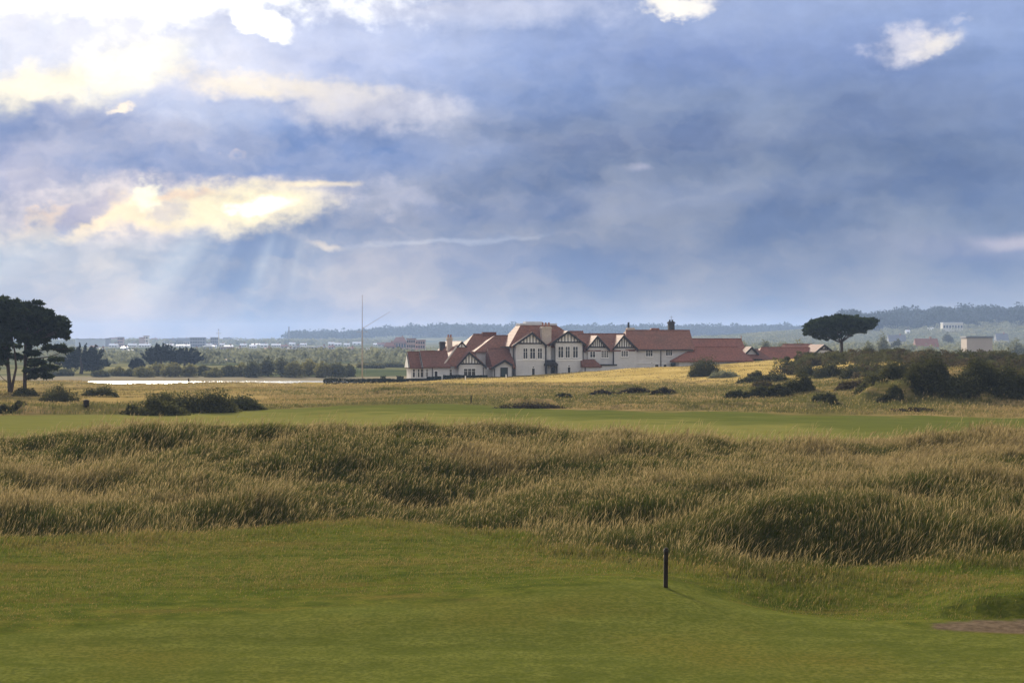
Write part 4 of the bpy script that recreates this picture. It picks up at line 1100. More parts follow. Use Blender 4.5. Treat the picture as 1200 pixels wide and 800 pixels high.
        for i in range(bars):
            z = z1 - (z1 - z0) * (.34 if bars == 1 else (i + 1) / (bars + 1)); mb.box(a, b, d - .05, d - .012, z - .025, z + .025)
        if arch:
            pts = [(m + (b - a) * .5 * math.cos(t), z1 + fr + (b - a) * .5 * math.sin(t)) for t in np.linspace(0, math.pi, 9)]
            mb.prism(pts, d - .04, d - .006)
        w = mb.build(name, M[frame], s.root)
        g = MB().box(a, b, d - .01, d + .05, z0, z1)
        if arch:
            pts = [(m + (b - a) * .36 * math.cos(t), z1 + fr + .05 + (b - a) * .36 * math.sin(t)) for t in np.linspace(0, math.pi, 9)]
            g.prism(pts, d - .06, d - .041)
        g.build('pane', M['glass'], w)
        if sill: MB().box(a - fr - .05, b + fr + .05, d - .16, d - .072, z0 - fr - .10, z0 - fr - .01).build('sill', M['white'], w)
    def pipe(s, px, y0, y1, d, name='downpipe'):
        x = sx(px, d); MB().tube([(x, d - .09, sz(y0, x, d)), (x, d - .09, sz(y1, x, d))], .085, 6).build(name, M['iron'], s.root)
    def chimney(s, p0, p1, y0, y1, d, dd=1.2, mat='buff', pots=2, ph=.7, cap=True):
        a, b = sx(p0, d), sx(p1, d); m = (a + b) / 2; z0, z1 = sz(y1, m, d), sz(y0, m, d)
        mb = MB().box(a, b, d, d + dd, z0 - 1.5, z1)
        if cap: mb.box(a - .12, b + .12, d - .12, d + dd + .12, z1 - .42, z1 - .2)
        c = mb.build('chimney', M[mat], s.root)
        for i in range(pots):
            x = a + (b - a) * (i + .5) / pots
            MB().loops([[(x + r_ * math.cos(t), d + dd / 2 + r_ * math.sin(t), z) for t in np.linspace(0, 2 * math.pi, 9)[:-1]] for r_, z in [(.20, z1 - .05), (.15, z1 + ph * .85), (.19, z1 + ph * .87), (.19, z1 + ph)]]).build('chimney_pot', M['pot' if mat != 'darkbrick' else 'darkbrick'], c)
        return c
    def gutter(s, p0, p1, py, d):
        a, b = sx(p0, d), sx(p1, d); m = (a + b) / 2; z = sz(py, m, d)
        MB().box(a, b, d - .14, d - .01, z - .2, z - .02).build('gutter', M['iron'], s.root)
B = Bld(CH)
# --- main block: hipped roof with a flat lead deck
zE, zT = sz(405.6, 5, 1), sz(381, 6, 6)
mb = MB(); sa, sb = -.1, sx(686, 1.5)
mb.box(sa, sb, 1.5, 12.0, -1.5, zE); mb.build('wall', M['render'], CH)
h = [(-.75, .9), (sb + .5, .9), (sb + .5, 12.6), (-.75, 12.6)]
tp = [(sx(610, 4.6), 4.6), (sx(652, 4.6), 4.6), (sx(652, 4.6), 8.6), (sx(610, 4.6), 8.6)]
v = [(*p, zE) for p in h] + [(*p, zT) for p in tp] + [(*p, zE - .28) for p in h]
MB().add(v, [(0, 1, 5, 4), (1, 2, 6, 5), (2, 3, 7, 6), (3, 0, 4, 7), (4, 5, 6, 7), (8, 9, 1, 0), (9, 10, 2, 1), (10, 11, 3, 2), (11, 8, 0, 3), (11, 10, 9, 8)]).build('roof', M['roof'], CH)
MB().box(tp[0][0] - .1, tp[1][0] + .1, 4.5, 8.7, zT + .004, zT + .34).box(tp[0][0] + 1.2, tp[1][0] - 2.6, 5.4, 7.8, zT + .345, zT + .72).build('roof_deck', M['lead'], CH)
B.gable(600.5, 641, 623.6, 404.8, 389, -.45, 5.5, 0.0, (604.5, 638.5), py_t=402.4, bars=7)
B.gable(643.5, 687, 665.6, 403.6, 387.6, -.45, 6.5, 0.0, (651, 682.5), py_t=401.0, bars=7)
for p0, p1 in ((613.3, 618.0), (621.3, 627.0), (630.2, 635.0)): B.window(p0, p1, 408.2, 420, 0.0, 2, 1)
for p0, p1 in ((654.3, 660.0), (662.8, 667.6), (671.6, 677.0)): B.window(p0, p1, 406.2, 418.8, 0.0, 2, 1)
for p0, p1 in ((605, 638.4), (651.4, 682.2)):
    a, b = sx(p0), sx(p1); z = sz(421.6, a); MB().box(a, b, -.09, -.004, z - .16, z + .05).build('string_course', M['white'], CH)
B.window(623.4, 626.6, 431.5, 440, 0.0, 1, 0, True, sill=False); B.window(665.2, 668.4, 430, 438.4, 0.0, 1, 0, True, sill=False)
# windows of the left side wall
for d, y0, y1 in ((3.2, 408.5, 420.5), (7.0, 408.5, 420.5)):
    w = MB().box(sa - .08, sa + .1, d - .75, d + .75, sz(y1) - .1, sz(y0) + .1).build('window', M['white'], CH)
    MB().box(sa - .12, sa - .085, d - .58, d - .06, sz(y1), sz(y0)).box(sa - .12, sa - .085, d + .06, d + .58, sz(y1), sz(y0)).build('pane', M['glass'], w)
# chimney stack between the bays, porch canopy below it
B.chimney(635.2, 646.2, 382.5, 406, 1.2, 1.6, 'buff', 3, .8)
a, b = sx(640.5, .4), sx(645.5, .4); MB().box(a, b, .4, 1.52, sz(440), sz(405)).build('chimney_breast', M['render'], CH)
a, b = sx(638.5, -.9), sx(654, -.9); z = sz(428.5, a)
MB().loops([[(a, -.9, z), (b, -.9, z), (b, 1.6, z), (a, 1.6, z)], [(a, -.9, z + .35), (b, -.9, z + .35), (b, 1.6, z + .35), (a, 1.6, z + .35)], [(a + .7, .1, z + 1.15), (b - .7, .1, z + 1.15), (b - .7, 1.5, z + 1.15), (a + .7, 1.5, z + 1.15)]]).build('porch_canopy', M['timber'], CH)
mb = MB()
for px in (640.2, 646.2, 652.4): x = sx(px, -.6); mb.box(x - .14, x + .14, -.74, -.46, -1, z - .004)
mb.build('porch_post', M['timber'], CH)
a, b = sx(641, 1.45), sx(651.5, 1.45); c_ = MB().box(a, b, 1.42, 1.46, -.6, z - .3).build('porch_opening', M['timber'], CH)  # flat black panel filling the opening under the canopy
for px in (601.5, 639.6, 650.2, 684.6): B.pipe(px, 406, 441, 0.0 if px not in (601.5, 684.6) else 1.4)
B.gutter(586, 601, 406, .85)
# --- small gabled porch with the dark door and the roof behind it
B.wall(577.5, 601, 431, -1.0, 4.0)
B.roof_s(577, 604, 430.6, 408.3, -1.3, 3.6, 8.0, hipl=None, hipr=None, mat='roof_dark')
B.wall(567.5, 600, 430.5, .6, 7.0)
B.gable(575.5, 601, 591.6, 430.8, 421.3, -1.9, 3.4, -1.5, (579.3, 600.4), timber=False, pe2=427.2, mat='roof_dark')
a, b = sx(587.2, -1.5), sx(594.2, -1.5); dr = MB().box(a, b, -1.56, -1.45, -1.2, sz(431.2)).build('door', M['green_door'], CH)
MB().box(a - .14, a, -1.6, -1.47, -1.2, sz(431.2)).box(b, b + .14, -1.6, -1.47, -1.2, sz(431.2)).box(a - .14, b + .14, -1.6, -1.47, sz(431.2), sz(431.2) + .16).build('door_frame', M['timber'], dr)
MB().tube([(b - .15, -1.57, .3), (b - .15, -1.66, .3), (b - .3, -1.66, .3)], .035, 6).build('handle', M['steel'], dr)
B.pipe(579.6, 432, 445, -1.5); B.pipe(600.2, 428, 443, -1.5)
# --- big hipped wing with a small gablet, and the half timbered gable in front of it
aL, aR, mA = sx(519.3, 0), sx(570, 0), sx(541, 3.2)
zE2 = sz(429, -12, 0); zG = sz(407, -12, 3.2); zA = sz(399.8, -12, 3.2)
hl = lambda f: (aL + (mA - aL) * f, aR + (mA - aR) * f)
fg = (zG - zE2) / (zA - zE2); gl, gr = hl(fg)
v = [(aL, 0, zE2), (aR, 0, zE2), (gr, 3.2, zG), (gl, 3.2, zG), (mA, 3.2, zA), (aL, 22, zE2), (aR, 22, zE2), (mA, 22, zA)]
MB().add(v, [(0, 1, 2, 3), (0, 3, 4, 7, 5), (1, 6, 7, 4, 2), (5, 7, 6), (0, 5, 6, 1), (3, 2, 4)]).build('roof', M['roof'], CH)
MB().prism([(gl + .35, zG + .05), (gr - .35, zG + .05), (mA, zA - .35)], 3.10, 3.19).build('gable_panel', M['white'], CH)
MB().prism([(gl - .1, zG), (mA, zA + .06), (mA, zA - .32), (gl + .35, zG)], 3.0, 3.098).prism([(mA + .001, zA + .06), (gr + .1, zG), (gr - .35, zG), (mA + .001, zA - .32)], 3.0, 3.098).box(mA - .07, mA + .07, 3.04, 3.095, zG + .05, zA - .33).build('bargeboard', M['timber'], CH)
mb = MB().tube([(aL - .02, -.02, zE2 + .08), (gl, 3.15, zG + .08)], .17, 6); mb.build('hip_tiles', M['buff'], CH)
B.wall(520.5, 569, 429, .45, 21)
B.gable(534.8, 570.6, 550, 429.3, 412, -1.5, 4.5, -1.1, (537.5, 568.8), py_t=426.2, bars=6, pe2=429.8, mat='roof_dark')
B.window(543.6, 557, 432, 440.5, -1.1, 3, 1)
B.pipe(566.3, 430, 444, -1.1)
B.window(525, 529.5, 433, 440.5, .45, 1, 1)
B.chimney(524.4, 530.2, 395, 404, 8.0, 1.0, 'buff', 2, .5)
B.chimney(515.5, 522.0, 400.2, 403, 16.0, .8, 'darkbrick', 0)
# --- left end: two low tiled bays
B.roof_s(496, 528, 429.6, 411.4, -.6, 3.2, 7.0, mat='roof_dark'); B.wall(497.2, 527, 429.5, -.2, 6.6)
B.roof_s(480.5, 497.4, 430.2, 412.2, .9, 4.2, 7.5, mat='roof_dark'); B.wall(481.8, 498, 430, 1.3, 7.1)
for (p, d0, dr_, db, e, r_) in ((496, -.6, 3.2, 7.0, 429.6, 411.4), (480.5, .9, 4.2, 7.5, 430.2, 412.2)):
    x = sx(p, d0); ze, zr = sz(e, x, d0), sz(r_, x, dr_)
    MB().prism([(d0 + .1, ze - .1), (db - .1, ze - .1), (dr_, zr - .25)], x - .10, x - .006, 'x').build('gable_panel', M['white'], CH)
    MB().prism([(d0 - .1, ze - .1), (dr_, zr + .05), (dr_, zr - .4), (d0 + .35, ze - .28)], x - .2, x - .104, 'x').build('bargeboard', M['timber'], CH)
for p0, p1 in ((483.6, 486.2), (489.6, 491.5), (493.2, 495.6)): B.window(p0, p1, 432.5, 441.8, 1.3, 1, 1)
for p0, p1 in ((498.8, 501.8), ): B.window(p0, p1, 432.3, 441.5, -.2, 2, 1)
B.pipe(506.6, 430, 446, -.2)
a, b = sx(509.3, -.2), sx(512.6, -.2); dr = MB().box(a, b, -.26, -.15, -1.4, sz(435, a)).build('door', M['timber'], CH)
MB().box(a - .1, a, -.3, -.17, -1.4, sz(435, a)).box(b, b + .1, -.3, -.17, -1.4, sz(435, a)).box(a - .1, b + .1, -.3, -.17, sz(435, a), sz(435, a) + .14).build('door_frame', M['white'], dr)
a, b = sx(512.8, -2.2), sx(519, -2.2); MB().box(a, b, -2.2, -1.9, -1.5, sz(438.5, a)).build('screen_wall', M['render'], CH)
# --- roofs rising behind
B.roof_s(540, 604, 413, 391.6, 9.5, 14.5, 19.5, hipl=554.5, hipr=580); B.wall(542, 602, 412.5, 10, 19)
B.roof_s(556.5, 606, 411.5, 393.2, 5.0, 9.6, 14.0, hipl=579.5, hipr=603); B.wall(558, 604, 411, 5.5, 13.5)
a = sx(573, 14.5); z = sz(391.6, a, 14.5); MB().box(a - 1.4, a + 1.4, 13.9, 15.1, z - .4, z + .45).build('roof_vent', M['roof_dark'], CH)
# --- right range: connecting wing, two gables, long roof
B.roof_s(684, 744, 410.2, 391.2, .55, 6.5, 12.5); B.wall(684, 742, 410, 1.0, 12)
B.roof_s(664, 690, 404, 388.3, 4.5, 9.0, 13.0)
B.gable(685.8, 714.8, 700, 410.6, 393, .15, 6.0, .6, (689, 712.8), py_t=406.8, bars=7, pe2=409.6)
B.gable(718.2, 748, 730.9, 408.6, 392.3, .15, 6.4, .6, (719.8, 746), py_t=407.2, bars=7, pe2=409.4)
B.window(691.6, 697.4, 412, 418.6, .6, 2, 1); B.window(704.8, 712.6, 410.8, 418.6, .6, 4, 2)
B.window(728.2, 735.8, 411, 417.4, .6, 3, 2)
B.pipe(718.6, 409, 431, .9)
a, b = sx(682.6, -1.6), sx(705, -1.6); z0, z1 = sz(428.6, a, -1.6), sz(421, a, .5)
MB().loops([[(a, -1.6, z0 - .3), (b, -1.6, z0 - .3), (b, .58, z0 - .3), (a, .58, z0 - .3)], [(a, -1.6, z0), (b, -1.6, z0), (b, .58, z0), (a, .58, z0)], [(a + .02, .2, z1), (b - 1.0, .2, z1), (b - 1.0, .58, z1), (a + .02, .58, z1)]]).build('roof', M['roof_dark'], CH)
MB().box(a + .2, b + 2.6, -1.3, .58, -1.5, z0 - .304).build('wall', M['render'], CH)
a2, b2 = sx(704, -1.3), sx(723, -1.3); z = sz(426.6, a2); MB().box(a2, b2, -1.45, .57, z - .28, z).build('flat_roof', M['timber'], CH)
MB().box(a2 + .3, b2 - .3, -1.25, .56, -1.5, z - .284).build('wall', M['render'], CH)
B.pipe(685.6, 429, 441, -1.35)
r = B.roof_s(733, 814.6, 409.2, 387, .55, 7.0, 13.6, hipl=733.5, hipr=808.3); B.wall(735, 812.5, 409, 1.0, 13)
B.gutter(748, 812, 409.4, .5)
B.window(757, 764.6, 410.8, 417.2, 1.0, 3, 1); B.window(780.4, 787.6, 409.9, 416.4, 1.0, 3, 1)
B.pipe(774.3, 409, 430.5, 1.0)
for p0, p1, y0, y1 in ((767.6, 771.6, 427, 430), (777.4, 781, 427, 430), (736.6, 739.2, 424, 425.8), (762.6, 764.8, 424.6, 426)): B.window(p0, p1, y0, y1, 1.0, 1, 0, sill=False)
a, b = sx(787.4, .2), sx(793.2, .2); MB().box(a, b, .1, .95, 0, sz(426.2, a)).box(a - .05, b + .05, .05, .95, sz(426.2, a) + .003, sz(426.2, a) + .1).build('bin_store', M['green_door'], CH)
MB().box(sx(733, 1), sx(812, 1), .9, .997, sz(425.2, 30, 1) - .1, sz(425.2, 30, 1)).build('string_course', M['white'], CH)
B.chimney(735.8, 743.5, 384.0, 389, 7.0, 1.3, 'buff', 0); x = sx(737.2, 7.2)
MB().tube([(x, 7.6, sz(384.2, x, 7)), (x, 7.6, sz(377.5, x, 7))], [.24, .2], 8).build('chimney_flue', M['iron'], CH)
c_ = B.chimney(784.3, 790.6, 376.6, 388, 7.2, 1.1, 'darkbrick', 2, .35)
x = sx(787, 7.6); z = sz(376, x, 7.6)
MB().tube([(x, 7.7, z - .3), (x, 7.7, z + 1.05)], .035, 5).tube([(x - .35, 7.7, z + .75), (x + .35, 7.7, z + .75)], .025, 5).build('aerial', M['steel'], c_)
# --- low tiled wings on the right
B.roof_s(806, 874, 409.5, 397, 8.0, 12.5, 17, mat='roof_brick', hipl=808, hipr=868.8); B.wall(808, 872, 409, 8.5, 16.5)
B.roof_s(791.8, 884, 422.6, 406.6, -2.8, 2.6, 8.0, mat='roof_brick', hipl=812, hipr=865); B.wall(796, 880.5, 422.2, -2.3, 7.5)
B.roof_s(868, 905, 421, 409.2, 1.0, 5.0, 9.0, mat='roof_dark', hipl=876, hipr=888); B.wall(870, 902, 420.6, 1.4, 8.6)
B.gable(872.6, 889.4, 881, 414.5, 406, 2.6, 6.0, 3.0, wall=True, timber=False, mat='roof_dark')
x = sx(868.6, 12.5); z = sz(397, x, 12.5); MB().tube([(x, 12.5, z - .2), (x, 12.5, z + .75)], [.1, .05], 6).build('finial', M['pot'], CH)
a = sx(768, 18); z = sz(388, a, 18); MB().loops([[(a - 1.9, 17, z - 2), (a + 1.9, 17, z - 2), (a + 1.9, 20, z - 2), (a - 1.9, 20, z - 2)], [(a - .8, 18.2, z + .65), (a + .8, 18.2, z + .65), (a + .8, 18.8, z + .65), (a - .8, 18.8, z + .65)]]).build('roof_turret', M['roof_brick'], CH)
# --- outbuilding
OB = empty('outbuilding', (X0, Y0, Z0), TH); tag(OB, 'long low outbuilding with red roof and small end gable, left of the stone pine', 'outbuilding')
B2 = Bld(OB)
r = B2.roof_s(886, 958, 420.2, 407, 6.0, 10.5, 15.0, mat='roof_brick', hipl=892, hipr=None); B2.wall(889, 957, 419.9, 6.4, 14.5)
B2.roof_s(924, 958, 408, 403.4, 13.0, 16.0, 19.0, mat='roof_brick'); B2.wall(926, 956, 407.6, 13.4, 18.6)
B2.gable(955.5, 977.5, 966, 412.2, 403.4, 4.6, 12.0, 5.0, (957.5, 975.5), py_t=409.4, bars=2, mat='roof_dark')
B2.window(962.5, 966.5, 413, 417, 5.0, 2, 1)
OB.location = (X0, Y0, Z0)

# ------------------------------------------------------------------ hedges
def hedge(p0, p1, y0, y1, Y, label, seed, mat='hedge', th=1.2, Y1=None):
    Y1 = Y if Y1 is None else Y1
    A = W(p0, y1, Y); Bp = W(p1, y1, Y1); r = np.random.default_rng(seed)
    Lh = math.dist(A[:2], Bp[:2]); n = int(Lh * 230)
    t = r.uniform(0, 1, n); x = A[0] + (Bp[0] - A[0]) * t; y = A[1] + (Bp[1] - A[1]) * t + r.uniform(-.5, .5, n) * th
    top = EYE - (y0 - 400) / F * Y + .16 * fbm(t * Lh * .4, t * 0, seed, 3); g = ground(x, y)
    z = g + (top - g) * r.uniform(0, 1, n) ** .6
    mx, my, mz = x.mean(), y.mean(), g.mean()
    P = np.stack([x - mx, y - my, z - mz], -1)
    o = link(bpy.data.objects.new('hedge', leafmesh('hedge', P, .24, M[mat], r))); o.location = (mx, my, mz)
    tag(o, label, 'hedge')
hedge(379, 506, 443.6, 449.6, 322, 'long dark clipped hedge running left from the clubhouse to the water', 1, th=1.4)
hedge(519, 571, 439.8, 446, 325.5, 'dark hedge in front of the triple window of the half-timbered gable', 2)
hedge(575, 622, 441.4, 445, 326, 'low dark hedge in front of the small gabled porch', 3)
hedge(862, 893, 420.6, 424, 340, 'low dark hedge before the red roofed wing on the right', 4)
hedge(446, 452, 440.8, 444, 324, 'small dark shrub poking above the long hedge, left one', 5)
hedge(465, 473, 440.6, 444, 324, 'small dark shrub poking above the long hedge, nearer the clubhouse', 6)
hedge(500, 517, 441, 447, 324, 'dark shrubs before the left end of the clubhouse', 7)

# ------------------------------------------------------------------ posts, flagpole
def marker(px, py, h, label, w=.045, mat='post', Y=None, cap=False):
    p = hit(px, py) if Y is None else on(px, Y)
    root = empty('marker_post', (p[0], p[1], p[2])); tag(root, label, 'post')
    mb = MB(); s = w
    lean = .012 * h
    mb.loops([[(-s, -s, -.15), (s, -s, -.15), (s, s, -.15), (-s, s, -.15)], [(-s + lean, -s, h - s), (s + lean, -s, h - s), (s + lean, s, h - s), (-s + lean, s, h - s)], [(-s * .5 + lean, -s * .5, h), (s * .5 + lean, -s * .5, h), (s * .5 + lean, s * .5, h), (-s * .5 + lean, s * .5, h)]])
    mb.build('shaft', M[mat], root)
    if cap:
        MB().box(-s * 1.12 + lean, s * 1.12 + lean, -s * 1.12, s * 1.12, h * .90, h * .955).build('band', M['timber'], root)
    return root
marker(780, 688, 1.0, 'black wooden marker post at the edge of the near fairway', .052, cap=True)
marker(261, 506, .85, 'short dark post on the far side of the dune grass, left', .05, Y=104)
marker(552, 473, .85, 'dark post in the rough beyond the middle fairway, left of the hollow', .06)
marker(221, 456.5, 1.4, 'dark post against the bright water', .11, Y=330)
marker(545.4, 446, .75, 'tiny white post before the hedge under the triple window', .10, 'white', Y=300)
marker(593, 444.6, .75, 'tiny white post before the porch with the dark green door', .10, 'white', Y=310)
p = hit(101, 476.5); root = empty('litter_bin', p); tag(root, 'small dark tee bin with a rounded lid on the grass below the pines', 'bin')
MB().loops([[(.26 * q * math.cos(t), .26 * q * math.sin(t), z) for t in np.linspace(0, 2 * math.pi, 11)[:-1]] for q, z in ((.8, -.05), (1, .1), (1, .5))]).build('body', M['post'], root)
MB().loops([[(.3 * q * math.cos(t), .3 * q * math.sin(t), z) for t in np.linspace(0, 2 * math.pi, 11)[:-1]] for q, z in ((1, .505), (1, .56), (.3, .64))]).build('lid', M['twig'], root)
# nautical flagpole with gaff
p = on(424.5, 352); root = empty('flagpole', p); tag(root, 'tall slender nautical flagpole with a slanting gaff beside the clubhouse', 'flagpole')
k = 352 / F; H_ = EYE + (400 - 347) * k - p[2]; hz = lambda py: EYE + (400 - py) * k - p[2]
MB().tube([(0, 0, -.3), (0, 0, hz(392)), (0, 0, hz(386)), (0, 0, H_)], [.15, .11, .08, .05], 8).build('mast', M['pole'], root, True)
MB().tube([(0, -.1, hz(385)), (33 * k, -.1, hz(365))], [.05, .025], 6).build('gaff', M['pole'], root, True)
MB().tube([(-7 * k, -.12, hz(388.5)), (7 * k, -.12, hz(388.5))], [.035, .035], 6).build('crosstree', M['pole'], root, True)
MB().loops([[(.12 * q * math.cos(t), .12 * q * math.sin(t), H_ + z) for t in np.linspace(0, 2 * math.pi, 9)[:-1]] for q, z in ((.4, 0), (1, .08), (.3, .2))]).build('truck', M['pole'], root)
MB().tube([(-5 * k, .3, -.1), (0, .02, hz(388))], .012, 4).tube([(5 * k, .3, -.1), (0, .02, hz(388))], .012, 4).build('stay', M['steel'], root)

# ------------------------------------------------------------------ the far town
TM = dict(w=plain('far_white_wall', (.82, .81, .78), .8, .2, .06, .1), p=plain('far_pink_wall', (.42, .30, .27), .9, .2, .12, .1), g=plain('far_grey_wall', (.26, .27, .31), .9, .2, .12, .1), c=plain('far_cream_wall', (.58, .55, .48), .9, .2, .1, .1), b=plain('far_brick_wall', (.30, .17, .13), .9, .2, .15, .1), s=plain('far_pale_steel', (.50, .56, .60), .6, .4, .1, .1), t=plain('far_sand_wall', (.46, .39, .34), .9, .2, .1, .1),
    rs=plain('far_slate_roof', (.17, .18, .21), .7, .3, .15, .1), rr=plain('far_red_roof', (.26, .13, .10), .8, .2, .15, .1), rw=plain('far_glare_roof', (.80, .82, .86), .35, .5, .05, .1), win=M['glass'])  # rw: roofs whitened, sun glare put into the base colour
def solveY(px, pb, lo=560):
    p = hit(px, pb, lo, 3300); return min(max(p[1], 560), 3000)
def far_house(px0, px1, pt, pb, wm, rm, label, cat='house', shape='gable', Y=None, windows=0, group='buildings of the far town', name='far_house', rows=1):
    pc = (px0 + px1) / 2
    Y = solveY(pc, pb) if Y is None else Y
    k = Y / F; p = on(pc, Y); hw = (px1 - px0) / 2 * k; zt = EYE + (400 - pt) * k - p[2]; dp = min(max(8, hw), 14)
    root = empty(name, p); tag(root, label, cat, group)
    if shape == 'flat':
        MB().box(-hw, hw, 0, dp, -3, zt).build('wall', TM[wm], root)
        MB().box(-hw - .3, hw + .3, -.3, dp + .3, zt + .01, zt + .6).build('roof', TM[rm], root)
        ze = zt
    else:
        ze = zt * (.52 if shape == 'gable' else .6); rx = 0 if shape == 'gable' else min(hw * .45, dp * .5)
        MB().box(-hw, hw, 0, dp, -3, ze).build('wall', TM[wm], root)
        MB().add([(-hw - .3, -.5, ze + .01), (hw + .3, -.5, ze + .01), (hw + .3, dp + .5, ze + .01), (-hw - .3, dp + .5, ze + .01), (-hw - .3 + rx, dp / 2, zt), (hw + .3 - rx, dp / 2, zt)], [(0, 1, 5, 4), (1, 2, 5), (2, 3, 4, 5), (3, 0, 4), (3, 2, 1, 0)]).build('roof', TM[rm], root)
        MB().box(hw * .4 - .6, hw * .4 + .6, dp / 2 - .6, dp / 2 + .6, zt - .8, zt + 1.2).build('chimney', TM['b'], root)
    if windows:
        for rw in range(rows):
            for i in range(windows):
                x = -hw + 2 * hw * (i + .5) / windows; w_ = min(.32 * 2 * hw / windows, 1.1 + .2 * k); z = ze * (rw + .55) / rows; h_ = min(ze / rows * .25, 1.6)
                MB().box(x - w_, x + w_, -.12, .05, z - h_, z + h_).build('window', TM['win'], root)
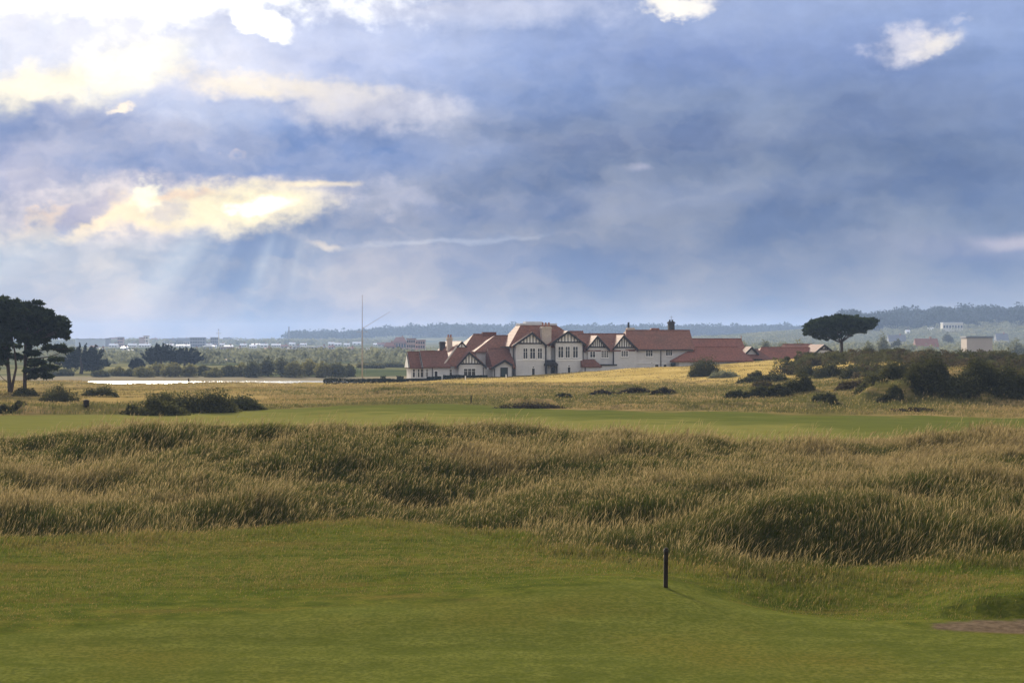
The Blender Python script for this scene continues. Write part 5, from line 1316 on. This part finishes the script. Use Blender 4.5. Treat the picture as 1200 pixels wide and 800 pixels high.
T = [
 (88, 124, 397.5, 407.5, 's', 'rs', 'long pale steel shed left end of the far town skyline', 'shed', 'flat', 2100, 0),
 (123.5, 128, 396.8, 407.5, 'g', 'rs', 'dark grey end block of the long pale shed', 'building', 'flat', 2080, 0),
 (127.5, 137, 402.4, 407.2, 'w', 'rw', 'white far house between the pale shed and the dark tower block', 'house', 'gable', None, 3),
 (137.6, 144, 395.4, 407.5, 'p', 'rs', 'dark pinkish tower block left of the spiky cypresses', 'tower block', 'flat', 2000, 3),
 (149.5, 159.5, 402.3, 406.6, 'w', 'rw', 'long white far house left of the spiky cypresses', 'house', 'gable', None, 4),
 (163, 168, 395.6, 406.5, 'p', 'rr', 'low wing of the pink far block above the small cypress', 'building', 'flat', 2150, 0),
 (168, 173.5, 393.8, 406.8, 'w', 'rr', 'slim white stair tower of the pink far block', 'tower', 'flat', 2160, 2),
 (162.5, 175.5, 402.6, 407, 'w', 'rw', 'white far house under the pink block', 'house', 'gable', 1900, 4),
 (129.5, 136.5, 419.8, 423.2, 'w', 'rr', 'small white cottage among the trees right of the open cypress', 'cottage', 'gable', 900, 2),
 (127.5, 141, 423.6, 428.6, 'p', 'rr', 'low pink farm shed among the trees right of the open cypress', 'shed', 'gable', 760, 0),
 (190, 207, 396.4, 403, 'c', 'rs', 'pale terrace directly above the left cypress', 'terrace', 'gable', 2500, 6),
 (208, 222, 396, 403, 'c', 'rs', 'pale terrace with a stepped end above the right cypress', 'terrace', 'gable', 2500, 6),
 (192, 203, 402.8, 406.6, 'w', 'rw', 'white house showing between the cypress tips', 'house', 'gable', None, 4),
 (206, 222, 403.4, 407, 'w', 'rw', 'long white house low behind the right cypress', 'house', 'gable', None, 5),
 (222.6, 240, 395.8, 408, 'g', 'rs', 'broad dark grey slab block right of the cypresses', 'block', 'flat', 1980, 6),
 (237, 247.5, 402.4, 406.5, 'w', 'rw', 'bright white roofed hall in front of the grey slab block', 'hall', 'gable', None, 0),
 (238, 247, 406.2, 413.4, 'g', 'rw', 'grey shed below the bright white roofed hall', 'shed', 'flat', 1400, 0),
 (246.6, 255.6, 395.6, 406, 'g', 'rs', 'dark grey block just left of the white far mast', 'block', 'flat', 2080, 4),
 (248, 253, 404.2, 408, 'w', 'rw', 'small white house at the foot of the dark grey block', 'house', 'gable', None, 2),
 (257, 262.6, 402, 406, 'w', 'rw', 'small white house just right of the white far mast', 'house', 'gable', None, 2),
 (262.4, 272.5, 404.2, 408, 'w', 'rw', 'long low white house, second right of the white far mast', 'house', 'gable', None, 4),
 (258, 272.4, 407.6, 414.6, 'c', 'rr', 'buff hall below the two white houses by the far mast', 'hall', 'flat', 1350, 4),
 (281, 288.4, 402.4, 406.6, 'w', 'rw', 'white house left of middle between far mast and far chimney', 'house', 'gable', None, 3),
 (292, 300, 403.6, 408, 'w', 'rw', 'white house with slate roof midway along the far town', 'house', 'gable', None, 3),
 (262, 273.5, 420.4, 425, 't', 'rr', 'sandy low shed just above the shore scrub', 'shed', 'gable', 780, 0),
 (294.5, 305.5, 402.4, 406.6, 'w', 'rw', 'long white house left of the far chimney', 'house', 'gable', 2280, 5),
 (318, 328.4, 402.6, 406.4, 'w', 'rw', 'long white house just left under the far chimney', 'house', 'gable', None, 5),
 (351.6, 359, 402, 405.4, 'w', 'rw', 'white house right of the far chimney, at the wood edge', 'house', 'gable', None, 3),
 (352, 367.6, 406.6, 416.4, 'c', 'rw', 'striped cream block among pale trees left of the flagpole', 'block', 'flat', 1150, 5),
 (368.4, 384, 404.8, 411.6, 'c', 'rs', 'pale broad house right of the striped cream block', 'house', 'hip', 1400, 4),
 (384.6, 391, 400.6, 404, 'w', 'rw', 'small white house below the wood left of the flagpole', 'house', 'gable', 2200, 2),
 (392, 399.5, 401.6, 405, 'w', 'rw', 'second small white house below the wood left of the flagpole', 'house', 'gable', 2200, 2),
 (437.4, 444.6, 402, 405.6, 'w', 'rw', 'white house right of the flagpole below the wood', 'house', 'gable', 2200, 3),
 (429, 438, 407.6, 412.6, 'c', 'rs', 'pale house right of the flagpole among trees', 'house', 'gable', 1300, 3),
 (449.6, 462.5, 401, 413, 'b', 'rr', 'orange brown brick building right of the flagpole', 'building', 'hip', 1250, 4),
 (460.5, 476, 394.8, 404, 'b', 'rr', 'brown brick building behind, up under the wood', 'building', 'hip', 1500, 5),
 (476.6, 486.5, 397.4, 412, 'p', 'rr', 'tall pink brick block with pale piers near the clubhouse end', 'block', 'flat', 1150, 4),
 (487, 498, 399.2, 412, 'p', 'rr', 'lower right half of the pink brick block near the clubhouse end', 'block', 'flat', 1160, 4),
 (1105, 1128.5, 378.2, 386.5, 'c', 'rw', 'long white house standing high on the wooded hill', 'house', 'flat', 2060, 7),
 (1088, 1094.5, 383.6, 386.4, 'w', 'rw', 'small white cottage left of the long white hill house', 'cottage', 'gable', 2100, 2),
 (1062, 1066.5, 386.4, 389.6, 'w', 'rw', 'tiny white cottage at the left foot of the hill', 'cottage', 'gable', 2050, 1),
 (1133, 1163, 395.8, 408, 't', 'rs', 'broad sandy shed with flat roof behind the gorse on the right', 'shed', 'flat', 620, 0),
 (1074, 1100, 396.6, 402, 'g', 'rr', 'low grey farm building with reddish roof behind the gorse', 'farm building', 'gable', 1000, 0),
 (1042, 1062, 392.2, 396.6, 'c', 'rs', 'pale low farm building right of the stone pine', 'farm building', 'gable', 1500, 3),
 (1168, 1182, 390.5, 395, 'c', 'rs', 'pale farm building low on the right of the hill', 'farm building', 'gable', 1600, 3),
]
for i, (a, b, t_, bb, wm, rm, lb, cat, shp, Y, nw) in enumerate(T):
    far_house(a, b, t_, bb, wm, rm, lb, cat, shp, Y, nw, rows=3 if cat in ('tower block', 'block', 'tower') else 1)
rt = np.random.default_rng(61)
# further small houses between them
spots = [(109, 409, 'grey'), (118, 412, 'cream'), (145, 410, 'white'), (154, 413, 'grey'), (228, 412, 'cream'), (279, 411, 'grey'), (287, 414, 'cream'), (309, 407, 'white'), (313, 411, 'grey'), (333, 408, 'cream'), (342, 405, 'white'), (338, 412, 'grey'), (388, 409, 'cream'), (406, 406, 'white'), (411, 411, 'grey'), (418, 404, 'white'), (133, 400, 'grey'), (147, 403, 'white'), (180, 400, 'cream'), (243, 401, 'white'), (266, 400, 'cream'), (276, 402, 'white'), (290, 401, 'grey'), (311, 402, 'cream'), (325, 401, 'white'), (347, 409, 'cream'), (366, 403, 'white'), (374, 401, 'grey'), (447, 406, 'cream'), (92, 414, 'grey')]
spots.sort()
for i, (px, py, c) in enumerate(spots):
    w = rt.uniform(6, 10); h = rt.uniform(3.2, 4.6)
    far_house(px - w / 2, px + w / 2, py - h, py, {'grey': 'g', 'cream': 'c', 'white': 'w'}[c], 'rw' if c == 'white' else ['rs', 'rr'][i % 2], 'small %s roofed town house, number %s of the small ones from the left' % ({'grey': 'grey walled slate', 'cream': 'cream walled', 'white': 'bright white'}[c], ORD[i]), 'house', 'gable', None, 2)
# thin far mast and far chimney
for px, y0, y1, Y, w, mt, nm, lb, cat in ((256.3, 387, 415, 1300, .32, 'white', 'radio_mast', 'thin white mast standing in the middle of the far town', 'mast'), (338.6, 383.5, 402, 2600, 1.15, 'steel', 'factory_chimney', 'lone grey chimney rising above the far town skyline', 'chimney')):
    p = on(px, Y); k = Y / F; z1 = EYE + (400 - y0) * k - p[2]; root = empty(nm, p); tag(root, lb, cat)
    MB().tube([(0, 0, -2), (0, 0, z1 * .5), (0, 0, z1)], [w, w * .9, w * .75], 8).build('shaft', M[mt], root, True)
    MB().tube([(0, 0, z1 + .01), (0, 0, z1 + .9)], [w * 1.0, w * 1.0], 8).build('rim', M['steel'], root)
    if nm == 'radio_mast': MB().tube([(-2, 0, z1 * .86), (2, 0, z1 * .86)], .15, 5).build('crossarm', M['steel'], root)

# ------------------------------------------------------------------ air
def haze():
    m, nt, out = new_mat('sea_haze'); v = nt.nodes.new('ShaderNodeVolumePrincipled')
    v.inputs['Color'].default_value = (.46, .64, 1.0, 1); v.inputs['Density'].default_value = HAZE; v.inputs['Anisotropy'].default_value = .1
    nt.links.new(v.outputs[0], out.inputs['Volume'])
    b = MB().box(-6900, 6900, -6900, 6900, -9, 78).build('haze', m); tag(b, kind='stuff')
HAZE = .00016
haze()
print('objects', len(bpy.data.objects))
